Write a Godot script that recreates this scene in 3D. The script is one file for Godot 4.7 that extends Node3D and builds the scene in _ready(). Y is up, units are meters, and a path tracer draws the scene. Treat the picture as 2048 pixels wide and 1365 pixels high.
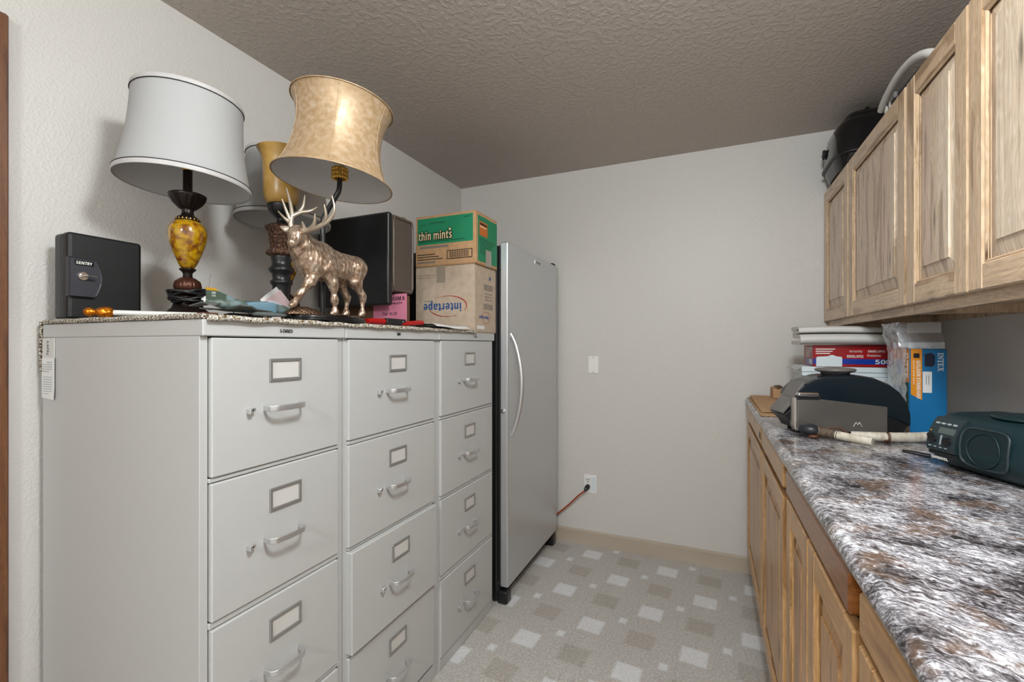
extends Node3D
# Room frame used below: x to the right, y up, z into the depth of the room (Godot's -z). g() turns it round.

var mats := {}
var tex := {}
var cur: Node3D
var cur_base := Vector3.ZERO

static func g(p: Vector3) -> Vector3:
	return Vector3(p.x, p.y, -p.z)


class MB:
	var v := PackedVector3Array()
	var n := PackedVector3Array()
	var uv := PackedVector2Array()
	var xf := Transform3D()

	func put(p: Vector3, nn: Vector3, t: Vector2) -> void:
		v.append(p); n.append(nn); uv.append(t)

	# a flat triangle turned away from the centre c
	func ftri(a: Vector3, b: Vector3, c: Vector3, centre: Vector3, ta := Vector2.ZERO, tb := Vector2.ZERO, tc := Vector2.ZERO) -> void:
		var nn := (b - a).cross(c - a)
		if nn.length_squared() < 1e-20:
			return
		nn = nn.normalized()
		if nn.dot((a + b + c) / 3.0 - centre) < 0:
			nn = -nn
		nn = (xf.basis * nn).normalized()
		put(xf * a, nn, ta); put(xf * b, nn, tb); put(xf * c, nn, tc)

	static func buv(p: Vector3, nn: Vector3, grain: int, off: Vector2) -> Vector2:
		var ax := nn.abs().max_axis_index()
		var gr := grain
		if ax == gr:
			gr = (ax + 1) % 3
		var other := 3 - ax - gr
		return Vector2(p[other], -p[gr]) + off

	func box(c: Vector3, s: Vector3, b := 0.001, grain := 1, off := Vector2.ZERO) -> MB:
		var h := s / 2.0
		b = minf(b, h[h.min_axis_index()] * 0.8)
		var cv := func(sg: Vector3, a: int) -> Vector3:
			var q := Vector3.ZERO
			for k in 3:
				q[k] = sg[k] * (h[k] if k == a else h[k] - b)
			return q
		for a in 3:
			var i := (a + 1) % 3
			var j := (a + 2) % 3
			for sa in [-1.0, 1.0]:
				var q := []
				for e in [[-1, -1], [1, -1], [1, 1], [-1, 1]]:
					var sg := Vector3.ZERO
					sg[a] = sa; sg[i] = e[0]; sg[j] = e[1]
					q.append(cv.call(sg, a))
				quad(q[0], q[1], q[2], q[3], c, grain, off)
		if b > 0.00001:
			for a in 3:
				var bb := (a + 1) % 3
				var cc := (a + 2) % 3
				for sa in [-1.0, 1.0]:
					for sb in [-1.0, 1.0]:
						var lo := Vector3.ZERO
						lo[a] = sa; lo[bb] = sb; lo[cc] = -1
						var hi := lo
						hi[cc] = 1
						quad(cv.call(lo, a), cv.call(hi, a), cv.call(hi, bb), cv.call(lo, bb), c, grain, off)
			for sx in [-1.0, 1.0]:
				for sy in [-1.0, 1.0]:
					for sz in [-1.0, 1.0]:
						var sg := Vector3(sx, sy, sz)
						ftri(c + cv.call(sg, 0), c + cv.call(sg, 1), c + cv.call(sg, 2), c)
		return self

	func quad(a: Vector3, b: Vector3, c: Vector3, d: Vector3, centre: Vector3, grain: int, off: Vector2) -> void:
		var nn := (b - a).cross(c - a)
		var P := [a + centre, b + centre, c + centre, d + centre]
		var T := []
		for p in P:
			T.append(buv(p, nn, grain, off))
		ftri(P[0], P[1], P[2], centre, T[0], T[1], T[2])
		ftri(P[0], P[2], P[3], centre, T[0], T[2], T[3])

	# a smooth surface through rows of points; wrapped rows are closed; caps close the ends. uvs: optional rows of Vector2
	func grid(rows: Array, wrap := true, cap0 := true, cap1 := true, uvs := [], flip := false) -> MB:
		var nr := rows.size()
		var nc: int = rows[0].size()
		var nrm := []
		for r in nr:
			var a := PackedVector3Array()
			a.resize(nc)
			nrm.append(a)
		var vol := 0.0
		var mid := Vector3.ZERO
		for r in nr:
			for p in rows[r]:
				mid += p
		mid /= nr * nc
		var cols := nc if wrap else nc - 1
		for r in nr - 1:
			for k in cols:
				var k2 := (k + 1) % nc
				var a: Vector3 = rows[r][k]
				var b: Vector3 = rows[r + 1][k]
				var c: Vector3 = rows[r + 1][k2]
				var d: Vector3 = rows[r][k2]
				var n1 := (b - a).cross(c - a)
				var n2 := (c - a).cross(d - a)
				vol += (a - mid).dot(n1) + (a - mid).dot(n2)
				nrm[r][k] += n1 + n2; nrm[r + 1][k] += n1; nrm[r + 1][k2] += n1 + n2; nrm[r][k2] += n2
		for e in [[cap0, 0], [cap1, nr - 1]]:
			if e[0]:
				var ring: PackedVector3Array = rows[e[1]]
				var cc := Vector3.ZERO
				for p in ring:
					cc += p
				cc /= nc
				for k in nc:
					var k2 := (k + 1) % nc
					var tn := (ring[k2] - ring[k]).cross(cc - ring[k])
					vol += (ring[k] - mid).dot(-tn if e[1] else tn) * (1.0)
		var sg := 1.0 if vol >= 0 else -1.0
		if flip:
			sg = -sg
		var us := []
		var acc := PackedFloat32Array()
		if uvs.is_empty():
			var vv := PackedFloat32Array()
			vv.resize(nc)
			for r in nr:
				var u := 0.0
				var row := PackedVector2Array()
				for k in nc + 1:
					if k > 0:
						u += rows[r][k % nc].distance_to(rows[r][k - 1])
					if r > 0 and k < nc:
						vv[k] += rows[r][k].distance_to(rows[r - 1][k])
					row.append(Vector2(u, vv[k % nc]))
				us.append(row)
		else:
			us = uvs
		for r in nr - 1:
			for k in cols:
				var k2 := (k + 1) % nc
				var P := [rows[r][k], rows[r + 1][k], rows[r + 1][k2], rows[r][k2]]
				var N := [nrm[r][k], nrm[r + 1][k], nrm[r + 1][k2], nrm[r][k2]]
				var T := [us[r][k], us[r + 1][k], us[r + 1][k + 1], us[r][k + 1]]
				for t in [[0, 1, 2], [0, 2, 3]]:
					if ((P[t[1]] - P[t[0]]) as Vector3).cross(P[t[2]] - P[t[0]]).length_squared() < 1e-22:
						continue
					for q in t:
						put(xf * (P[q] as Vector3), (xf.basis * ((N[q] as Vector3) * sg)).normalized(), T[q])
		if cap0:
			cap(rows[0], rows[mini(1, nr - 1)])
		if cap1:
			cap(rows[nr - 1], rows[maxi(0, nr - 2)])
		return self

	func cap(ring: PackedVector3Array, inner: PackedVector3Array) -> void:
		var cc := Vector3.ZERO
		var ci := Vector3.ZERO
		for k in ring.size():
			cc += ring[k]; ci += inner[k]
		cc /= ring.size(); ci /= ring.size()
		var nn := Vector3.ZERO
		for k in ring.size():
			nn += (ring[k] - cc).cross(ring[(k + 1) % ring.size()] - cc)
		if nn.length_squared() < 1e-18:
			return
		nn = nn.normalized()
		if nn.dot(cc - ci) < 0:
			nn = -nn
		var ax := Vector3.UP if absf(nn.y) < 0.9 else Vector3.RIGHT
		var e1 := nn.cross(ax).normalized()
		var e2 := nn.cross(e1)
		var poly := PackedVector2Array()
		for p in ring:
			poly.append(Vector2((p - cc).dot(e1), (p - cc).dot(e2)))
		var tri := Geometry2D.triangulate_polygon(poly)
		var wn := (xf.basis * nn).normalized()
		if tri.is_empty():
			for k in ring.size():
				var k2 := (k + 1) % ring.size()
				put(xf * cc, wn, Vector2.ZERO); put(xf * ring[k], wn, poly[k]); put(xf * ring[k2], wn, poly[k2])
		for t in tri:
			put(xf * ring[t], wn, poly[t])

	func lathe(prof: Array, c: Vector3, seg := 32, mod = null) -> MB:
		var rows := []
		for p in prof:
			var row := PackedVector3Array()
			for k in seg:
				var a := TAU * k / seg
				var r: float = p.x
				if mod:
					r = mod.call(a, p.x, p.y)
				row.append(c + Vector3(r * cos(a), p.y, r * sin(a)))
			rows.append(row)
		return grid(rows, true, prof[0].x > 1e-5, prof[-1].x > 1e-5)

	func tube(path: Array, rad, seg := 10, closed := false, flat := 1.0) -> MB:
		var m := path.size()
		var rows := []
		var up := Vector3.UP
		var t0: Vector3 = (path[1] - path[0]).normalized()
		if absf(t0.dot(up)) > 0.95:
			up = Vector3.RIGHT
		var e1 := t0.cross(up).normalized()
		for i in m:
			var a: Vector3 = path[(i - 1 + m) % m] if closed or i > 0 else path[i]
			var b: Vector3 = path[(i + 1) % m] if closed or i < m - 1 else path[i]
			var t := (b - a).normalized()
			e1 = (e1 - t * e1.dot(t)).normalized()
			var e2 := t.cross(e1)
			var r: float = rad if rad is float else rad[i]
			var row := PackedVector3Array()
			for k in seg:
				var w := TAU * k / seg
				row.append(path[i] + e1 * cos(w) * r + e2 * sin(w) * r * flat)
			rows.append(row)
		if closed:
			rows.append(rows[0])
		return grid(rows, true, not closed, not closed)

	func ellipsoid(c: Vector3, r: Vector3, seg := 20) -> MB:
		var rows := []
		for i in seg / 2 + 1:
			var t := PI * i / (seg / 2)
			var row := PackedVector3Array()
			for k in seg:
				var a := TAU * k / seg
				row.append(c + Vector3(r.x * sin(t) * cos(a), r.y * cos(t), r.z * sin(t) * sin(a)))
			rows.append(row)
		return grid(rows, true, false, false)

	# a box with round edges, exact normals
	func rbox(c: Vector3, s: Vector3, r: float, m := 3) -> MB:
		var h := s / 2.0
		r = minf(r, h[h.min_axis_index()] * 0.999)
		var th := []
		for q in 2:
			for i in m + 1:
				th.append([PI / 2 * (q + float(i) / m), 1.0 if q == 0 else -1.0])
		var ph := []
		for q in 4:
			for i in m + 1:
				ph.append([PI / 2 * (q + float(i) / m), 1.0 if q in [0, 3] else -1.0, 1.0 if q < 2 else -1.0])
		var at := func(i: int, k: int) -> Array:
			var t: Array = th[i]
			var p: Array = ph[k % ph.size()]
			var nn := Vector3(sin(t[0]) * cos(p[0]), cos(t[0]), sin(t[0]) * sin(p[0]))
			return [c + Vector3(p[1] * (h.x - r), t[1] * (h.y - r), p[2] * (h.z - r)) + nn * r, nn]
		for i in th.size() - 1:
			for k in ph.size():
				var A: Array = at.call(i, k)
				var B: Array = at.call(i + 1, k)
				var C: Array = at.call(i + 1, k + 1)
				var D: Array = at.call(i, k + 1)
				for t in [[A, B, C], [A, C, D]]:
					if ((t[1][0] - t[0][0]) as Vector3).cross(t[2][0] - t[0][0]).length_squared() < 1e-20:
						continue
					for q in t:
						put(xf * (q[0] as Vector3), (xf.basis * (q[1] as Vector3)).normalized(), buv(q[0], q[1], 1, Vector2.ZERO))
		for e in [[0, 1.0], [th.size() - 1, -1.0]]:   # the flat top and bottom
			var y: float = c.y + e[1] * h.y
			var a := Vector3(c.x - h.x + r, y, c.z - h.z + r)
			var b := Vector3(c.x + h.x - r, y, c.z + h.z - r)
			var nn := Vector3(0, e[1], 0)
			var q := [a, Vector3(b.x, y, a.z), b, Vector3(a.x, y, b.z)]
			for t in [0, 1, 2, 0, 2, 3]:
				put(xf * (q[t] as Vector3), (xf.basis * nn).normalized(), Vector2(q[t].x, q[t].z))
		return self

	# a polygon (x, y) pushed along an axis from t0 to t1, edges of both ends eased by b; ax 0: (t, y, x), 1: (x, t, y), 2: (x, y, t)
	func prism(poly: PackedVector2Array, ax: int, t0: float, t1: float, b := 0.0, smooth := false) -> MB:
		var mp := func(p: Vector2, t: float) -> Vector3:
			return Vector3(t, p.y, p.x) if ax == 0 else Vector3(p.x, t, p.y) if ax == 1 else Vector3(p.x, p.y, t)
		var inn := inset(poly, b) if b > 0 else poly
		var rows := []
		var lv := [[t0, inn], [t0 + b, poly], [t1 - b, poly], [t1, inn]] if b > 0 else [[t0, poly], [t1, poly]]
		for e in lv:
			var row := PackedVector3Array()
			for p in e[1]:
				row.append(mp.call(p, e[0]))
			rows.append(row)
		if smooth:
			var rr := []
			for i in rows.size():
				rr.append(rows[i])
				if i > 0 and i < rows.size() - 1:
					rr.append(rows[i])
			return grid(rr, true, true, true)
		var nc := poly.size()
		# flat sides: turn each by the polygon's own sense
		var area := 0.0
		for k in nc:
			area += poly[k].cross(poly[(k + 1) % nc])
		for r in rows.size() - 1:
			var u := 0.0
			for k in nc:
				var k2 := (k + 1) % nc
				var A: Vector3 = rows[r][k]
				var B: Vector3 = rows[r + 1][k]
				var C: Vector3 = rows[r + 1][k2]
				var D: Vector3 = rows[r][k2]
				var e := (poly[k2] - poly[k])
				var o2 := Vector2(e.y, -e.x) * signf(area)
				var o3: Vector3 = mp.call(o2, 0.0)
				var away := (A + C) / 2.0 - o3.normalized() * 0.5 - (Vector3.ZERO)
				if b > 0 and (r == 0 or r == 2):
					var tt: Vector3 = mp.call(Vector2.ZERO, 1.0)
					away += tt * (0.4 if r == 0 else -0.4) * signf(t1 - t0)
				var l := e.length()
				var T := [Vector2(u, rows[r][0].distance_to(rows[0][0])), Vector2(u, rows[r + 1][0].distance_to(rows[0][0])), Vector2(u + l, rows[r + 1][0].distance_to(rows[0][0])), Vector2(u + l, rows[r][0].distance_to(rows[0][0]))]
				ftri(A, B, C, away, T[0], T[1], T[2])
				ftri(A, C, D, away, T[0], T[2], T[3])
				u += l
		cap(rows[0], rows[-1]); cap(rows[-1], rows[0])
		return self

	static func inset(poly: PackedVector2Array, d: float) -> PackedVector2Array:
		var nc := poly.size()
		var area := 0.0
		for k in nc:
			area += poly[k].cross(poly[(k + 1) % nc])
		var s := signf(area)
		var out := PackedVector2Array()
		for k in nc:
			var e0 := (poly[k] - poly[(k - 1 + nc) % nc]).normalized()
			var e1 := (poly[(k + 1) % nc] - poly[k]).normalized()
			var n0 := Vector2(-e0.y, e0.x) * s
			var n1 := Vector2(-e1.y, e1.x) * s
			var m := (n0 + n1)
			m = m / maxf(m.length_squared() / 2.0, 0.3)
			out.append(poly[k] + m * d)
		return out

	# a sheet with thickness: f(u, v) gives the middle surface
	func sheet(f: Callable, nu: int, nv: int, th: float, up := Vector3.UP) -> MB:
		var rows := []
		var uvs := []
		for j in nv + 1:
			var row := PackedVector3Array()
			var ur := PackedVector2Array()
			for i in nu + 1:
				row.append((f.call(float(i) / nu, float(j) / nv) as Vector3) + up * th / 2.0)
				ur.append(Vector2(float(i) / nu, float(j) / nv))
			for i in nu + 1:
				row.append((f.call(1.0 - float(i) / nu, float(j) / nv) as Vector3) - up * th / 2.0)
				ur.append(Vector2(1.0 - float(i) / nu, float(j) / nv))
			ur.append(ur[0])
			rows.append(row); uvs.append(ur)
		return grid(rows, true, true, true, uvs)

	func mesh(base: Vector3) -> ArrayMesh:
		var P := PackedVector3Array()
		var N := PackedVector3Array()
		var T := PackedVector2Array()
		P.resize(v.size()); N.resize(v.size()); T.resize(v.size())
		for i in v.size() / 3:
			var k := i * 3
			var a := Vector3(v[k].x, v[k].y, -v[k].z)
			var b := Vector3(v[k + 1].x, v[k + 1].y, -v[k + 1].z)
			var c := Vector3(v[k + 2].x, v[k + 2].y, -v[k + 2].z)
			var m := n[k] + n[k + 1] + n[k + 2]
			var front := (c - a).cross(b - a)
			var o := [0, 1, 2] if front.dot(Vector3(m.x, m.y, -m.z)) >= 0 else [0, 2, 1]
			for q in 3:
				var s: int = k + o[q]
				P[k + q] = Vector3(v[s].x - base.x, v[s].y - base.y, -(v[s].z - base.z))
				N[k + q] = Vector3(n[s].x, n[s].y, -n[s].z)
				T[k + q] = uv[s]
		var arr := []
		arr.resize(Mesh.ARRAY_MAX)
		arr[Mesh.ARRAY_VERTEX] = P
		arr[Mesh.ARRAY_NORMAL] = N
		arr[Mesh.ARRAY_TEX_UV] = T
		var am := ArrayMesh.new()
		am.add_surface_from_arrays(Mesh.PRIMITIVE_TRIANGLES, arr)
		return am


# ---------- nodes ----------
func thing(called: String, label: String, category: String, base: Vector3, group := "") -> Node3D:
	var o := Node3D.new()
	o.name = called
	add_child(o, true)
	o.position = g(base)
	o.set_meta("label", label)
	o.set_meta("category", category)
	if group:
		o.set_meta("group", group)
	cur = o
	cur_base = base
	return o


func part(called: String, m: MB, material: String, parent: Node3D = null) -> MeshInstance3D:
	var o := MeshInstance3D.new()
	o.name = called
	o.mesh = m.mesh(cur_base)
	o.material_override = mats[material]
	(parent if parent else cur).add_child(o, true)
	return o


func struct(called: String, m: MB, material: String) -> MeshInstance3D:
	var o := MeshInstance3D.new()
	o.name = called
	o.mesh = m.mesh(Vector3.ZERO)
	o.material_override = mats[material]
	add_child(o, true)
	o.set_meta("kind", "structure")
	cur = o
	cur_base = Vector3.ZERO
	return o


# flat lettering, fitted to w x h metres, centred at c (room frame); right and up are room directions
func text(called: String, s: String, c: Vector3, right: Vector3, up: Vector3, w: float, h: float, material: String, parent: Node3D = null, fname := "Droid Sans", bold := true) -> void:
	var f := SystemFont.new()
	f.font_names = PackedStringArray([fname])
	f.font_weight = 700 if bold else 400
	var t := TextMesh.new()
	t.text = s
	t.font = f
	t.font_size = 32
	t.pixel_size = 0.001
	t.depth = 0.0008
	t.curve_step = 1.0
	var bb := t.get_aabb()
	var o := MeshInstance3D.new()
	o.name = called
	o.mesh = t
	o.material_override = mats[material]
	var r := g(right).normalized()
	var u := g(up).normalized()
	var b := Basis(r * (w / maxf(bb.size.x, 1e-4)), u * (h / maxf(bb.size.y, 1e-4)), r.cross(u))
	o.transform = Transform3D(b, g(c) - g(cur_base) - b * (bb.position + bb.size / 2.0))
	(parent if parent else cur).add_child(o, true)


# ---------- textures ----------
func nz(sd: int, freq: float, w: int, h: int, oct := 4, type := FastNoiseLite.TYPE_SIMPLEX_SMOOTH, sw := 0, sh := 0) -> PackedByteArray:
	var f := FastNoiseLite.new()
	f.seed = sd
	f.frequency = freq
	f.noise_type = type
	f.fractal_octaves = oct
	f.fractal_type = FastNoiseLite.FRACTAL_FBM if oct > 1 else FastNoiseLite.FRACTAL_NONE
	var im := f.get_seamless_image(sw if sw else w, sh if sh else h)
	im.convert(Image.FORMAT_L8)
	if sw or sh:
		im.resize(w, h, Image.INTERPOLATE_CUBIC)
	return im.get_data()


func image(w: int, h: int, d: PackedByteArray, fmt := Image.FORMAT_RGB8) -> ImageTexture:
	return ImageTexture.create_from_image(Image.create_from_data(w, h, false, fmt, d))


# two, three or more colours mixed by noise
func ramp_tex(sd: int, freq: float, w: int, h: int, stops: Array, oct := 4, sw := 0, sh := 0, type := FastNoiseLite.TYPE_SIMPLEX_SMOOTH) -> ImageTexture:
	var a := nz(sd, freq, w, h, oct, type, sw, sh)
	var lut := []
	for i in 256:
		var t := i / 255.0
		var c: Color = stops[0][1]
		for k in stops.size() - 1:
			if t >= stops[k][0]:
				c = (stops[k][1] as Color).lerp(stops[k + 1][1], clampf((t - stops[k][0]) / (stops[k + 1][0] - stops[k][0]), 0, 1))
		lut.append(c)
	var d := PackedByteArray()
	d.resize(w * h * 3)
	for i in w * h:
		var c: Color = lut[a[i]]
		d[i * 3] = int(c.r * 255); d[i * 3 + 1] = int(c.g * 255); d[i * 3 + 2] = int(c.b * 255)
	return image(w, h, d)


func grey_tex(sd: int, freq: float, w: int, h: int, oct := 3, sw := 0, sh := 0, lo := 0.0, hi := 1.0) -> ImageTexture:
	var a := nz(sd, freq, w, h, oct, FastNoiseLite.TYPE_SIMPLEX_SMOOTH, sw, sh)
	for i in a.size():
		a[i] = int(255 * smoothstep(lo, hi, a[i] / 255.0))
	return image(w, h, a, Image.FORMAT_L8)


func wood_tex(sd: int, staves: bool) -> ImageTexture:
	var w := 512
	var h := 1024    # 0.5 m x 1.0 m
	var rng := RandomNumberGenerator.new()
	rng.seed = sd
	var fine := nz(sd, 0.09, w, h, 3, FastNoiseLite.TYPE_SIMPLEX_SMOOTH, w, 24)
	var broad := nz(sd + 1, 0.014, w, h, 3, FastNoiseLite.TYPE_SIMPLEX_SMOOTH, w, 128)
	var pore := nz(sd + 2, 0.45, w, h, 1, FastNoiseLite.TYPE_SIMPLEX, w, 40)
	var pal := [Color(0.86, 0.785, 0.70), Color(0.84, 0.76, 0.67), Color(0.79, 0.70, 0.62), Color(0.88, 0.815, 0.735), Color(0.74, 0.64, 0.555), Color(0.845, 0.755, 0.685)]
	var edge := [0]
	while edge[-1] < w:
		edge.append(edge[-1] + (rng.randi_range(38, 84) if staves else 999))
	var tone := []
	var shift := []
	for i in edge.size():
		tone.append(pal[rng.randi() % pal.size()] if staves else pal[1])
		shift.append(rng.randi() % h)
	var knots := []
	for i in (7 if staves else 4):
		knots.append(Vector3(rng.randf() * w, rng.randf() * h, rng.randf_range(3.0, 8.0)))
	var d := PackedByteArray()
	d.resize(w * h * 3)
	for x in w:
		var s := 0
		while edge[s + 1] <= x:
			s += 1
		var base: Color = tone[s]
		var dark := 0.9 if staves and x - edge[s] < 1 else 1.0
		for y in h:
			var yy: int = (y + shift[s]) % h
			var k := yy * w + x
			var kn := 0.0
			var warp := 0.0
			for q in knots:
				var dx: float = x - q.x
				var dy: float = (y - q.y) * 0.2
				var r2 := dx * dx + dy * dy
				if r2 < 1600.0:
					kn += exp(-r2 / (q.z * q.z)) * 0.7
					warp += dx * exp(-r2 / 200.0) * 0.03
			var ring := 0.5 + 0.5 * sin(broad[k] * 0.19 + x * 0.05 + warp * 6.0)
			var heart := smoothstep(0.60, 0.82, broad[k] / 255.0)
			var m := 0.91 + 0.16 * fine[k] / 255.0 - 0.07 * ring - 0.17 * heart - kn * 0.55
			if pore[k] > 205:
				m -= 0.07
			m *= dark
			var i := (y * w + x) * 3
			d[i] = clampi(int(base.r * m * 262), 0, 255)
			d[i + 1] = clampi(int(base.g * (m - 0.03 * heart - 0.02 * ring) * 262), 0, 255)
			d[i + 2] = clampi(int(base.b * (m - 0.06 * heart - 0.05 * ring) * 262), 0, 255)
	return image(w, h, d)


func granite_tex() -> ImageTexture:
	var w := 1024
	var h := 2048    # 0.7 m across the top and over the edge, 1.4 m along
	# streaks run across the top, a little askew: noise drawn long in x
	var a := nz(11, 0.045, w, h, 3, FastNoiseLite.TYPE_SIMPLEX_SMOOTH, 400, h)
	var b := nz(12, 0.10, w, h, 3, FastNoiseLite.TYPE_SIMPLEX_SMOOTH, 440, h)
	var c := nz(13, 0.27, w, h, 2, FastNoiseLite.TYPE_SIMPLEX_SMOOTH, 512, h)
	var e := nz(14, 0.0045, w, h, 3)
	var br := nz(15, 0.007, w, h, 3)
	var wv := nz(16, 0.03, w, h, 2)
	var d := PackedByteArray()
	d.resize(w * h * 3)
	var stops := [Color(0.12, 0.11, 0.12), Color(0.30, 0.285, 0.295), Color(0.52, 0.505, 0.515), Color(0.715, 0.71, 0.725), Color(0.88, 0.88, 0.89)]
	for y in h:
		for x in w:
			var o := y * w + x
			var wy := (y + h - int(0.42 * x) + int((wv[o] - 128) * 0.09) + h) % h
			var k := wy * w + x
			var t := (a[k] * 0.36 + b[k] * 0.50 + c[k] * 0.34 + e[o] * 0.38) / 255.0
			t = clampf((t - 0.79) * 1.85 + 0.52, 0.0, 0.999) * 4.0
			var q := int(t)
			var col: Color = (stops[q] as Color).lerp(stops[q + 1], t - q)
			var th := absf(b[k] - 128.0) / 128.0 + absf(c[k] - 120.0) / 260.0
			if th < 0.15:
				col = col.lerp(Color(0.10, 0.09, 0.095), (0.15 - th) * 5.0)
			var bn := smoothstep(0.56, 0.76, br[o] / 255.0) * smoothstep(0.92, 0.3, t / 4.0)
			col = col.lerp(Color(0.44, 0.34, 0.27), bn * 0.7)
			var i := o * 3
			d[i] = int(col.r * 255); d[i + 1] = int(col.g * 255); d[i + 2] = int(col.b * 255)
	return image(w, h, d)


func carpet_tex() -> Array:
	var w := 640      # one repeat, 0.435 m
	var col := PackedByteArray()
	col.resize(w * w * 3)
	var hg := PackedByteArray()
	hg.resize(w * w)
	var n1 := nz(21, 0.05, w, w, 3)
	var n2 := nz(22, 0.30, w, w, 2)
	var px := 0.435 / w
	for y in w:
		for x in w:
			var k := y * w + x
			# loops of pile in rows
			var lx := sin(TAU * (x / 9.143 + 0.35 * sin(y * TAU / 80.0)))
			var ly := sin(TAU * (y / 8.0 + 0.25 * sin(x * TAU / 64.0)))
			var loop := clampf(0.5 + 0.28 * lx * ly + 0.10 * lx + (n2[k] - 128) / 330.0, 0, 1)
			var c := Color(0.885, 0.865, 0.835)
			var jx := (n2[k] - 128) * 0.035 * px * 4.0
			for e in [[0.0, 0.0, 0.052, 0.050, Color(1.08, 1.075, 1.065)], [0.5, 0.5, 0.052, 0.050, Color(1.05, 1.045, 1.035)], [0.5, 0.0, 0.058, 0.052, Color(0.815, 0.79, 0.745)], [0.0, 0.5, 0.058, 0.052, Color(0.83, 0.80, 0.76)], [0.27, 0.23, 0.017, 0.020, Color(1.08, 1.07, 1.05)], [0.77, 0.73, 0.017, 0.020, Color(1.08, 1.07, 1.05)]]:
				var dx: float = absf(fposmod(x / float(w) - e[0] + 0.5, 1.0) - 0.5) * 0.435
				var dy: float = absf(fposmod(y / float(w) - e[1] + 0.5, 1.0) - 0.5) * 0.435
				if dx < e[2] + jx and dy < e[3] + jx:
					c = e[4]
			var m := 0.79 + 0.34 * loop + 0.10 * (n1[k] - 128) / 128.0
			col[k * 3] = clampi(int(c.r * m * 255), 0, 255); col[k * 3 + 1] = clampi(int(c.g * m * 255), 0, 255); col[k * 3 + 2] = clampi(int(c.b * m * 255), 0, 255)
			hg[k] = int(loop * 255)
	return [image(w, w, col), image(w, w, hg, Image.FORMAT_L8)]


func mat(called: String, c: Color, rough := 0.6, metal := 0.0, t: Texture2D = null, tri := 0.0) -> StandardMaterial3D:
	var m := StandardMaterial3D.new()
	m.resource_name = called
	m.albedo_color = c
	m.roughness = rough
	m.metallic = metal
	if t:
		m.albedo_texture = t
	if tri > 0:
		m.uv1_triplanar = true
		m.uv1_scale = Vector3.ONE / tri
	mats[called] = m
	return m


func relief(m: StandardMaterial3D, t: Texture2D, cm: float) -> void:
	m.heightmap_enabled = true
	m.heightmap_texture = t
	m.heightmap_scale = cm


func clear(called: String, c: Color, a: float, rough := 0.05) -> void:
	var m := mat(called, Color(c.r, c.g, c.b, a), rough)
	m.transparency = BaseMaterial3D.TRANSPARENCY_ALPHA


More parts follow.
